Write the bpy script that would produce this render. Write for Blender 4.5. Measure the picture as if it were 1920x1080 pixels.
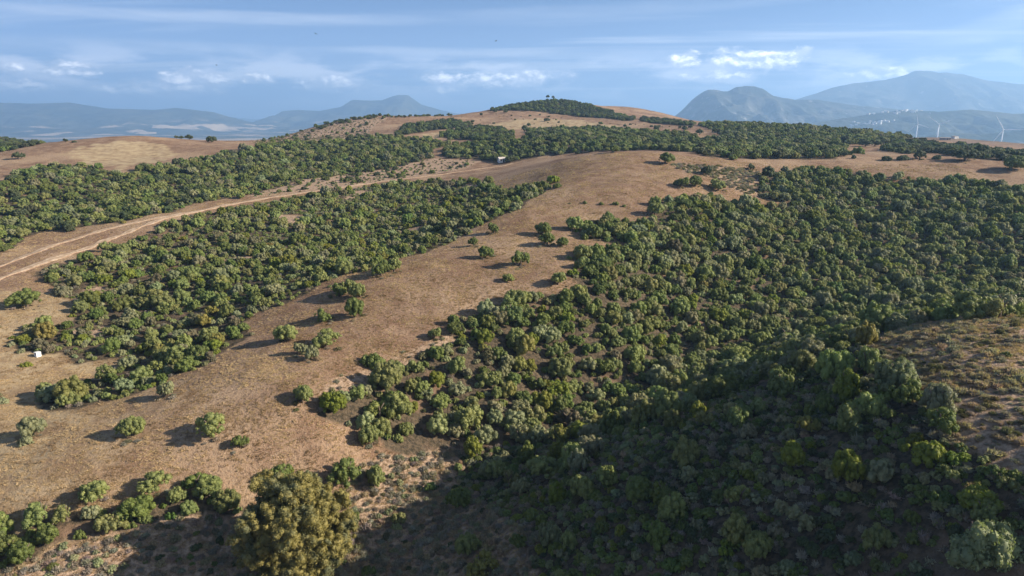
import bpy, math, random
import numpy as np
from mathutils import Vector, Matrix, Euler

for _o in list(bpy.data.objects):
    bpy.data.objects.remove(_o, do_unlink=True)
scene = bpy.context.scene
COL = scene.collection
R = math.radians

# ---------------------------------------------------------------- camera
CAM_Z = 60.0
cam_data = bpy.data.cameras.new('camera')
cam_data.sensor_width = 36.0
cam_data.lens = 24.0
cam_data.clip_start = 0.5
cam_data.clip_end = 80000.0
cam = bpy.data.objects.new('camera', cam_data)
cam.location = (0, 0, CAM_Z)
cam.rotation_euler = (R(90 - 14.25), 0, 0)
COL.objects.link(cam)
scene.camera = cam

# ---------------------------------------------------------------- sun, sky, exposure
SUN_EL, SUN_AZ = R(25.5), R(-5.0)          # azimuth measured from +X towards +Y
sun_dir = Vector((math.cos(SUN_EL) * math.cos(SUN_AZ), math.cos(SUN_EL) * math.sin(SUN_AZ), math.sin(SUN_EL)))
sun_data = bpy.data.lights.new('sun', 'SUN')
sun_data.energy = 5.0
sun_data.angle = R(0.5)
sun_data.color = (1.0, 0.89, 0.75)
sun = bpy.data.objects.new('sun', sun_data)
sun.rotation_euler = sun_dir.to_track_quat('Z', 'Y').to_euler()
sun.location = (200, 60, 300)
COL.objects.link(sun)

world = bpy.data.worlds.new('World')
scene.world = world
world.use_nodes = True
WN, WL = world.node_tree.nodes, world.node_tree.links
WN.clear()
def wn(t, **k):
    n = WN.new(t)
    for a, b in k.items(): setattr(n, a, b)
    return n
def wmath(op, a, b=None, c=None):
    n = wn('ShaderNodeMath', operation=op)
    for i, v in enumerate((a, b, c)):
        if v is None: continue
        if isinstance(v, (int, float)): n.inputs[i].default_value = v
        else: WL.new(v, n.inputs[i])
    return n.outputs[0]
def wramp(x, lo, hi):
    n = wn('ShaderNodeMapRange', interpolation_type='SMOOTHSTEP')
    WL.new(x, n.inputs[0]); n.inputs[1].default_value = lo; n.inputs[2].default_value = hi
    return n.outputs[0]
def wnoise(vec, scale, detail=6, rough=0.55, dist=0.0):
    n = wn('ShaderNodeTexNoise'); n.inputs['Scale'].default_value = scale
    n.inputs['Detail'].default_value = detail; n.inputs['Roughness'].default_value = rough
    n.inputs['Distortion'].default_value = dist
    WL.new(vec, n.inputs['Vector']); return n.outputs[0]
def wmix(f, a, b):
    n = wn('ShaderNodeMix', data_type='RGBA'); WL.new(f, n.inputs[0])
    for s, v in ((6, a), (7, b)):
        if isinstance(v, tuple): n.inputs[s].default_value = v + (1,)
        else: WL.new(v, n.inputs[s])
    return n.outputs[2]
sky = wn('ShaderNodeTexSky', sky_type='NISHITA')
sky.sun_disc = False
sky.sun_elevation = SUN_EL
sky.sun_rotation = math.pi / 2 - SUN_AZ
sky.air_density, sky.dust_density, sky.ozone_density = 0.6, 0.1, 6.0
SKY_STRENGTH = 0.05
tc = wn('ShaderNodeTexCoord')
nrm = wn('ShaderNodeVectorMath', operation='NORMALIZE'); WL.new(tc.outputs['Generated'], nrm.inputs[0])
sep = wn('ShaderNodeSeparateXYZ'); WL.new(nrm.outputs[0], sep.inputs[0])
az = wmath('ARCTAN2', sep.outputs[0], sep.outputs[1])
el = wmath('ARCSINE', sep.outputs[2])
def wvec(a, b, c=0.0):
    n = wn('ShaderNodeCombineXYZ')
    for i, v in enumerate((a, b, c)):
        if isinstance(v, (int, float)): n.inputs[i].default_value = v
        else: WL.new(v, n.inputs[i])
    return n.outputs[0]
# high thin streaks of cirrus, drawn on a flat layer far overhead
den = wmath('ADD', wmath('MAXIMUM', sep.outputs[2], 0.0), 0.03)
px = wmath('DIVIDE', sep.outputs[0], den); py = wmath('DIVIDE', sep.outputs[1], den)
rot = wvec(wmath('ADD', wmath('MULTIPLY', px, 0.16), wmath('MULTIPLY', py, 0.03)), wmath('ADD', wmath('MULTIPLY', py, 0.75), wmath('MULTIPLY', px, 0.12)))
cirrus = wramp(wnoise(rot, 1.0, 7, 0.6, 0.35), 0.47, 0.72)
cirrus = wmath('MULTIPLY', cirrus, wramp(wnoise(wvec(px, py), 0.09, 2, 0.5), 0.36, 0.58))
cirrus = wmath('MULTIPLY', cirrus, 0.85)
# long streaks: azimuth, elevation, half length, half height, slope, strength
for a0, e0, wa, we, sl, st in ((-0.42, 0.119, 0.42, 0.006, 0.018, 0.75), (-0.05, 0.083, 0.26, 0.0045, -0.01, 0.8), (0.66, 0.125, 0.16, 0.012, 0.36, 0.7), (0.60, 0.108, 0.12, 0.007, 0.30, 0.55), (-0.5, 0.082, 0.28, 0.006, 0.0, 0.45),
                               (1.6, 0.12, 0.5, 0.010, 0.02, 0.6), (-1.7, 0.14, 0.5, 0.010, 0.02, 0.6), (2.8, 0.12, 0.5, 0.010, -0.02, 0.6), (0.1, 0.135, 0.3, 0.007, 0.03, 0.35)):
    we *= 1.5
    da = wmath('SUBTRACT', az, a0)
    de = wmath('SUBTRACT', wmath('SUBTRACT', el, e0), wmath('MULTIPLY', da, sl))
    q = wmath('SUBTRACT', 1.0, wmath('ADD', wmath('POWER', wmath('ABSOLUTE', wmath('DIVIDE', da, wa)), 2.0), wmath('POWER', wmath('ABSOLUTE', wmath('DIVIDE', de, we)), 2.0)))
    q = wmath('ADD', q, wmath('MULTIPLY', wmath('SUBTRACT', wnoise(wvec(wmath('MULTIPLY', az, 9.0), wmath('MULTIPLY', el, 90.0), a0), 1.0, 6, 0.6, 0.3), 0.5), 2.2))
    cirrus = wmath('MAXIMUM', cirrus, wmath('MULTIPLY', wramp(q, -0.5, 1.9), st * 0.62))
veil = wmath('MULTIPLY', wramp(el, 0.21, 0.02), 0.62)
# bank of far cumulus low over the horizon
bank_v = wvec(wmath('MULTIPLY', az, 7.0), wmath('MULTIPLY', el, 26.0))
bn = wnoise(bank_v, 1.15, 7, 0.56, 0.2)
bank_win = wmath('MULTIPLY', wramp(el, 0.0, 0.03), wramp(el, 0.095, 0.045))
bank = wmath('MULTIPLY', wramp(bn, 0.44, 0.60), bank_win)
# single cumulus: azimuth, elevation, half width, half height (radians)
CUMULUS = [(0.325, 0.070, 0.060, 0.0095), (0.237, 0.071, 0.022, 0.0095), (0.300, 0.074, 0.022, 0.009), (0.378, 0.075, 0.016, 0.007), (0.285, 0.052, 0.050, 0.005),
           (0.476, 0.049, 0.036, 0.007), (-0.434, 0.044, 0.026, 0.011), (-0.46, 0.032, 0.075, 0.008), (-0.553, 0.052, 0.028, 0.008), (-0.614, 0.052, 0.013, 0.005),
           (-0.344, 0.046, 0.024, 0.006), (-0.615, 0.032, 0.05, 0.008), (-0.249, 0.040, 0.040, 0.009), (-0.09, 0.050, 0.038, 0.007), (-0.03, 0.047, 0.055, 0.009),
           (0.03, 0.052, 0.05, 0.007), (-0.10, 0.034, 0.035, 0.005), (-0.395, 0.043, 0.016, 0.009), (1.2, 0.06, 0.06, 0.010), (-1.3, 0.05, 0.06, 0.010), (2.3, 0.065, 0.06, 0.010), (-2.4, 0.06, 0.06, 0.010)]
def blobs(dy):
    best = None
    e2 = wmath('ADD', el, dy) if dy else el
    for a0, e0, wa, we in CUMULUS:
        wa, we = wa * 1.25, we * 1.4
        q = wmath('SUBTRACT', 1.0, wmath('ADD', wmath('POWER', wmath('ABSOLUTE', wmath('DIVIDE', wmath('SUBTRACT', az, a0), wa)), 2.0),
                                         wmath('POWER', wmath('ABSOLUTE', wmath('DIVIDE', wmath('SUBTRACT', e2, e0), we)), 2.0)))
        best = q if best is None else wmath('MAXIMUM', best, q)
    return wmath('MAXIMUM', best, -1.5)
puff = wnoise(wvec(wmath('MULTIPLY', az, 42.0), wmath('MULTIPLY', el, 75.0)), 1.0, 8, 0.64, 0.25)
dens = wmath('ADD', blobs(0.0), wmath('MULTIPLY', wmath('SUBTRACT', puff, 0.50), 4.2))
cum = wmath('MULTIPLY', wramp(dens, -0.25, 0.9), 0.93)
lit = wramp(wmath('SUBTRACT', dens, wmath('MULTIPLY', wmath('SUBTRACT', wnoise(wvec(wmath('MULTIPLY', wmath('ADD', az, 0.006), 42.0), wmath('MULTIPLY', wmath('ADD', el, 0.005), 75.0)), 1.0, 5, 0.6, 0.25), 0.5), 5.0)), 0.2, 2.2)
K = 0.50 / SKY_STRENGTH
WHITE = tuple(c * K for c in (3.3, 3.15, 3.0)); GREY = tuple(c * K for c in (0.95, 1.02, 1.2))
VEIL = tuple(c * K for c in (0.44, 0.60, 0.98)); BANK = tuple(c * K for c in (1.45, 1.48, 1.62))
c0 = wmix(veil, sky.outputs[0], VEIL)
c1 = wmix(cirrus, c0, tuple(c * K for c in (1.05, 1.12, 1.25)))
c2 = wmix(wmath('MULTIPLY', bank, 0.85), c1, BANK)
c3 = wmix(cum, c2, wmix(lit, GREY, WHITE))
bg = wn('ShaderNodeBackground'); WL.new(c3, bg.inputs[0]); bg.inputs[1].default_value = SKY_STRENGTH
wo = wn('ShaderNodeOutputWorld'); WL.new(bg.outputs[0], wo.inputs[0])

vs = scene.view_settings
vs.view_transform = 'Standard'; vs.look = 'None'; vs.exposure = 1.12; vs.gamma = 1.0; vs.use_curve_mapping = False
scene.render.engine = 'CYCLES'
cy = scene.cycles
cy.use_denoising = True
cy.max_bounces = 5; cy.diffuse_bounces = 3; cy.glossy_bounces = 1; cy.transmission_bounces = 2; cy.transparent_max_bounces = 4
cy.volume_bounces = 1
cy.caustics_reflective = False; cy.caustics_refractive = False

# ---------------------------------------------------------------- survey of the place, in metres
RELIEF = [
    (-43.9, 92, 14.4), (-29.7, 98, 16.4), (-52.1, 85, 13.5), (-61.2, 82, 12.7), (-65.7, 78, 11.2), (-84.8, 105, 14.2), (-109.6, 140, 17.4), (-25.1, 112, 17.2), (-38.9, 118, 19), (-49.7, 118, 18), (-36.3, 140, 22.1), (-26.5, 158, 25.1), (-15.5, 178, 26.5), (-1.7, 212, 30.2), (14.3, 245, 35.1), (-9.7, 132, 19.8), (1.9, 160, 24.6), (17.9, 160, 24.6), (19.8, 210, 30.5), (39.9, 212, 31), (36.1, 245, 37), (64.7, 245, 35.1), (63.6, 285, 41.9), (43, 295, 43.5), (21.5, 310, 40.3), (-2.6, 340, 33.8), (-23.4, 335, 29.8), (98.4, 290, 39.4), (82.5, 240, 30), (141.1, 285, 35.4), (152.7, 310, 40.3), (182, 280, 35.8), (196.8, 270, 34.6), (224.2, 310, 40.3), (197.2, 305, 40.2), (-55.9, 195, 20.1), (-35.8, 205, 21.4), (-12.6, 268, 27.5), (-75.5, 185, 19.1), (-88, 165, 16.7), (-89.9, 145, 15.9), (-86.8, 130, 14.8), (-96.4, 240, 22.4), (-120.9, 215, 21.2), (-122.8, 170, 19.6), (-72.3, 119, 13.4), (-111.9, 265, 25.8), (-93.4, 300, 26.5), (-63.3, 340, 28), (-36.7, 365, 29.3), (0, 400, 32.5), (-129.5, 168, 19.8), (-125.6, 190, 21.4), (-122.1, 228, 24.3), (-182.1, 270, 22), (-181.7, 240, 20.5), (-188.9, 320, 27.5), (-151.7, 350, 29.8), (-232.4, 330, 31.5), (-116.3, 420, 33.4), (-175.7, 450, 39.9), (-254.7, 470, 45.4), (-296, 450, 42.3), (-316.7, 430, 37.6), (-198.3, 480, 40.4), (-224, 410, 34), (-266.9, 360, 31.7), (-476.1, 650, 40.3), (-210.8, 600, 39.1), (-186, 680, 50.4), (-141.9, 720, 57.8), (-117.8, 740, 56.2), (-141.9, 600, 42.2), (-89.6, 560, 45.5), (-65, 780, 58.8), (-6.3, 830, 69.7), (45.4, 860, 75.7), (89.8, 850, 73), (143.1, 860, 63.1), (150.6, 950, 70.4), (194, 950, 64.1), (232.3, 900, 51.3), (51.8, 760, 60), (21.2, 700, 54.8), (89.6, 620, 48.5), (-31, 680, 52.5), (-48.6, 580, 45), (-63.6, 520, 41.9), (-19.8, 430, 36), (13.5, 440, 42), (68.1, 370, 40.7), (91.5, 500, 45.2), (151.5, 450, 41.6), (187.4, 560, 50.5), (251.4, 560, 49.2), (315.7, 600, 43.1), (157.6, 380, 38.8), (222.1, 420, 39.7), (251.7, 400, 39.2), (362.1, 600, 39.1), (408.9, 600, 33.2), (324.8, 450, 34.9), (549.5, 900, 32), (633.2, 900, 24.6), (474, 850, 30.4), (29, 148, 14.9), (15, 130, 14.8), (3.9, 118, 13.8), (-5.4, 106, 12.8), (45.3, 165, 16.7), (82, 190, 18), (126, 215, 21.2), (52.5, 195, 24.8), (23, 150, 20.7), (120.5, 240, 26.2), (156.3, 210, 22.1), (125.8, 175, 14.1), (49.3, 66.5, 34), (48.5, 74.5, 34.1), (65.8, 84, 34.4), (51.6, 85, 32.3), (37.5, 52, 32.5), (42, 52, 32.5), (37.1, 44.5, 30), (36.2, 57.5, 32.3), (31.4, 56.5, 27.4), (37.1, 69, 29.9), (42.5, 95, 24.5), (28, 75, 23.9), (19.9, 67.5, 21.1), (21.9, 56, 22.2), (17.2, 84.5, 19.3), (9.5, 78, 15), (2.5, 71, 12.1), (31.3, 47, 24.9), (12.7, 59, 17.2), (58.8, 112, 23), (65.8, 96, 30.8), (-19.6, 86, 6.2), (-27.1, 75, 3.6), (-44.5, 76, 8.7), (-59.5, 69, 9.2), (-14.2, 75, 4.8), (-8, 102, 5.5), (10, 118, 5), (38, 138, 9), (75, 165, 11), (115, 178, 14), (95, 125, 22), (120, 140, 22), (85, 60, 27), (70, 20, 29), (110, 85, 22), (50, 10, 30), (0, 20, 6), (0, -100, 10), (-60, 10, -2), (-110, 40, 6), (-180, 90, 10), (-220, 180, 20), (160, 110, 26), (200, 180, 26), (250, 250, 36), (320, 330, 38), (-330, 320, 30), (-480, 480, 30), (-600, 650, 30), (-330, 680, 0), (-260, 900, -60), (0, 1250, -30), (-500, 1300, -100), (300, 1300, -30), (600, 1200, -10), (800, 1500, -40), (500, 700, 25), (650, 500, 30), (0, 2200, -125), (-1500, 1800, -125), (1500, 2500, -90), (-3000, 4000, -130), (3000, 4000, -130), (0, 5000, -130), (-8000, 9000, -130), (8000, 9000, -130), (0, 14000, -130), (-2000, -500, -60), (2000, -500, -40), (0, -1500, -60), (-1200, 700, -90), (1300, 700, -10), (-3000, 0, -130), (3000, 0, -130), 
]
AREAS = {
    'valley_thicket': [(-123.3, 172.1), (-126, 175.1), (-119.4, 184.6), (-118.1, 192.5), (-119.2, 201.2), (-116.7, 224.2), (-113.8, 229.5), (-110.3, 251.3), (-107.9, 265.2), (-96.8, 281.9), (-84, 299.7), (-65.2, 322.7), (-51.6, 332.5), (-36.3, 335), (-23.1, 324.7), (-6.7, 287.5), (5.2, 266.4), (13.9, 255), (14.2, 243.4), (0, 212.7), (-9.3, 203.5), (-15.5, 185.8), (-22, 172.5), (-29.2, 166.4), (-32.9, 158.2), (-39.6, 157.9), (-43.7, 152.9), (-47, 145), (-52.3, 140.6), (-56.5, 137.2), (-50.1, 127.1), (-52.1, 120.9), (-52.9, 113.8), (-59.8, 112.2), (-59.3, 107.4), (-64.5, 103.2), (-67.7, 102.1), (-72, 100.2), (-77, 101.3), (-80.8, 107.2), (-79.5, 110.8), (-78.3, 114.4), (-72.8, 117), (-73.8, 121.8), (-77.9, 126.1), (-82.5, 122.3), (-88.1, 124.3), (-95.6, 124.8), (-99.6, 130.3), (-99.7, 135.2), (-96.6, 137.3), (-96.1, 142.4), (-98.1, 147.6), (-102.5, 154.2), (-111.2, 162.7)],
    'upper_woods': [(-145, 189.8), (-153.6, 214.6), (-152.3, 223.1), (-134, 227.5), (-128.8, 233), (-123.7, 248.5), (-126.4, 268.2), (-118.4, 283.6), (-112.4, 297.6), (-107.7, 315), (-102.4, 338.8), (-81.7, 377.5), (-64, 405), (-48.3, 424.7), (-52.6, 463.6), (-40, 475.3), (-62.4, 527.4), (-83.6, 534.2), (-105.7, 543.3), (-120.6, 517.8), (-143.6, 494.1), (-172.1, 468.3), (-164.9, 443.6), (-174.7, 425.4), (-187.6, 399.5), (-194.4, 367.6), (-200.1, 349.7), (-225.3, 372.1), (-256.7, 374.8), (-231.2, 315.4), (-229, 307.1), (-287.6, 293.3), (-172.9, 170.9)],
    'scrub_hill': [(-184.5, 492.4), (-198.1, 540.2), (-219.8, 628.1), (-194.4, 654.8), (-169.1, 674.9), (-140.3, 690.9), (-117.4, 673.3), (-125, 645.3), (-125.2, 613.3), (-110.7, 517.7), (-143.6, 494.1)],
    'far_left_wood': [(-494.6, 583.3), (-463.5, 632.3), (-454.5, 646.5), (-306.5, 458.1), (-298.7, 438.3), (-310.8, 421.7), (-348.7, 408.3)],
    'skyline_wood': [(-198.6, 651.7), (-169.1, 674.9), (-140.3, 690.9), (-105.6, 697.2), (-57.1, 754.6), (-56.3, 743.5), (-102.9, 678.4), (-132.2, 670.3), (-159.6, 656.7), (-180.4, 622.9)],
    'hill_scatter': [(-118.6, 598.4), (-100.4, 661.5), (-56.3, 743.5), (23.1, 761.7), (113.2, 677.9), (148.1, 572.4), (132.2, 542.2), (74.7, 613.3), (13.7, 601), (-9.7, 635.8), (-72.4, 594)],
    'knoll_clump': [(-90.1, 549.8), (-96.4, 634.2), (-79.9, 657.3), (-56.9, 681.5), (-37.5, 658.8), (-43.3, 631.9), (-72.4, 594), (-83.4, 547)],
    'copse': [(-57.6, 539.2), (-50.9, 608.1), (-38.6, 635.3), (-9.4, 619.3), (0, 559), (1.8, 474.1), (-10.7, 466.2), (-30.9, 505.7)],
    'belt': [(-44.3, 444.1), (-38.7, 481.2), (-1.8, 460.7), (7.7, 455.9), (13.6, 595.7), (46.3, 608.4), (74, 608), (103.1, 541.5), (130.9, 509.4), (126.2, 472), (149.8, 490.6), (155.1, 543.2), (159.5, 599.6), (224.6, 703.9), (214.8, 588.6), (246.1, 557.7), (274.6, 550.2), (312.3, 545.3), (287.2, 508), (241.4, 453.9), (211.9, 446.6), (166.5, 351.3), (144.9, 313), (115.9, 314), (87.2, 302.3), (78.9, 373.9), (60.2, 392.6), (38.6, 402.1), (15.7, 407.7), (0, 403.7), (-9.4, 407.1), (-19.2, 415.5), (-42.5, 425.1)],
    'far_clumps': [(215.6, 404.5), (267.3, 487.7), (286.9, 497.1), (304.9, 487.5), (334.7, 502.2), (267.5, 362.7), (287.2, 327.4), (265.4, 302.3), (224.6, 303.9), (208.1, 307.3), (209.5, 333.9), (221.1, 369.2), (196.5, 350.5)],
    'hilltop_wood': [(-62.9, 754.7), (-32.5, 780.8), (-3.1, 823.5), (23.2, 831.7), (61, 851.4), (87.8, 831), (108.1, 794.3), (128.2, 735.3), (115, 682.3), (96.3, 726.1), (64.1, 754.9), (29.1, 768.4), (0, 770.4), (-32.5, 780.8)],
    'shoulder_wood': [(125.9, 685.3), (137.1, 738), (162.1, 712.2), (167.4, 638.7), (152.7, 590.8), (137.8, 659.8)],
    'grove': [(93.6, 262.1), (103.4, 278.4), (125.1, 292), (147.1, 290.7), (147.5, 277.8), (159.6, 272.4), (182.3, 275.2), (189, 261.5), (203.9, 254.5), (214, 230.2), (129.9, 134.9), (65.4, 83.6), (60.2, 82.9), (57.6, 92.8), (46.4, 87.2), (37.7, 83.8), (26.5, 92.3), (3.5, 100.9), (-5.8, 101), (-10.3, 99.8), (-17.2, 97.1), (-20.2, 97.2), (-20.8, 100.9), (-25.2, 99), (-28.3, 98.3), (-30.8, 98.8), (-30.9, 102.4), (-22.6, 106.5), (-21.1, 111.4), (-15.4, 115.6), (-17.2, 117.1), (-13.9, 120.6), (-10.8, 122.2), (-12.2, 124.2), (-10.2, 131.7), (-5.5, 135.5), (-4.9, 139.7), (0, 140.9), (2.9, 143.6), (10.6, 145.7), (14.8, 147.1), (14, 150.9), (14.2, 158.9), (21.7, 167.8), (26.5, 180.4), (24.7, 183), (18.2, 184.3), (21.7, 196.9), (25.5, 202.4), (29.3, 198.9), (40.6, 204.7), (44.4, 207.9), (42.8, 217.3), (50.2, 225.5), (69.4, 237.4), (78.6, 236.5), (89.1, 239.6), (104.6, 240.6), (92.7, 247.4)],
    'shaded_slope': [(-5.8, 101), (3.5, 100.9), (26.5, 92.3), (37.7, 83.8), (46.4, 87.2), (45, 76.4), (40.9, 65.2), (39.4, 58), (37.4, 53.9), (40.8, 49.1), (47.7, 46.2), (48.3, 40.6), (38, 29.2), (1.8, 45.4), (2.5, 70.9), (-8.1, 93.5)],
    'gully_scrub': [(-5.8, 101), (-8.1, 93.5), (2.5, 70.9), (2, 52.5), (-23, 61.4), (-24.4, 80.8), (-23.2, 89.2), (-19.7, 95.4), (-10.3, 99.8)],
    'brown_top': [(57.6, 92.8), (60.2, 82.9), (65.4, 83.6), (120.9, 125), (47.7, 46.2), (40.8, 49.1), (37.4, 53.9), (39.4, 58), (40.9, 65.2), (45, 76.4), (46.4, 87.2)],
    'gully_hedge': [(-73.6, 71.1), (-62.4, 73.2), (-59.3, 74.5), (-54.1, 76.8), (-48.5, 78.9), (-44.1, 81.3), (-40.5, 83), (-37, 83), (-35.2, 81.9), (-43.3, 77.7), (-48.4, 74.5), (-53.7, 71.4), (-59, 68.2), (-69.3, 65.9)],
    'gully_bank': [(-58.8, 67.9), (-53.5, 71.1), (-43.3, 77.7), (-35.2, 81.9), (-29.5, 84.3), (-24.1, 86.3), (-24.4, 80.8), (-23, 61.4), (-62.2, 57.1)],
    'field_fringe': [(-30.9, 102.4), (-28, 108.3), (-24.2, 111.9), (-16.9, 120.4), (-12.2, 124.2), (-10.8, 122.2), (-15.3, 115.2), (-21, 111.1), (-22.5, 106.3), (-26.8, 102.9)],
    'plateau_scrub': [(63, 275.3), (82.8, 282.8), (100.8, 283.9), (103.4, 278.4), (93.6, 262.1), (92.7, 247.4), (85.1, 248.3), (80.8, 253.8), (75.1, 262), (67.5, 264.7)],
    'verge_scrub': [(-102.4, 338.8), (-81.7, 377.5), (-64, 405), (-48.3, 424.7), (-19.1, 412.7), (-29.8, 386.4), (-54.7, 353.5), (-79.2, 318.6), (-94.3, 302.9), (-107.2, 286.3), (-111.8, 296), (-107.7, 315)],
}
TRACK = [(-130.2, 158.1), (-129.8, 168.4), (-128.2, 178.1), (-126.7, 191.8), (-128, 212.7), (-121.7, 227.3), (-117.3, 245.2), (-112.4, 266.1), (-104.7, 285.5), (-93.2, 299.3), (-79.2, 318.6), (-63.5, 341.1), (-48.9, 351.1), (-36.7, 364.5), (-20.7, 383.1), (0, 398.2)]
CART_TRACK = [(-138, 168.5), (-136.2, 177.4), (-136, 189.9), (-138.2, 205.1), (-136.2, 218.3), (-131, 224.5), (-123.1, 233.8), (-116.4, 243.2)]
FOOTPATH = [(-18, 144), (-17.6, 147.8), (-16.3, 151.7), (-16.3, 155.5), (-15.6, 159.9), (-14.4, 163.9)]
DOME_PALE = [(-265.6, 411.8), (-261.4, 443.9), (-233.1, 454.9), (-208, 430.4), (-207.6, 402.6), (-203.2, 365.6), (-248.7, 399.1)]
HILL_PALE = [(-55.5, 518.5), (-29.9, 655), (21.7, 716.4), (64.4, 707.8), (109.9, 602), (70.8, 620.4), (13.7, 601), (-29.6, 649.6), (-76, 553.7)]
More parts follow.
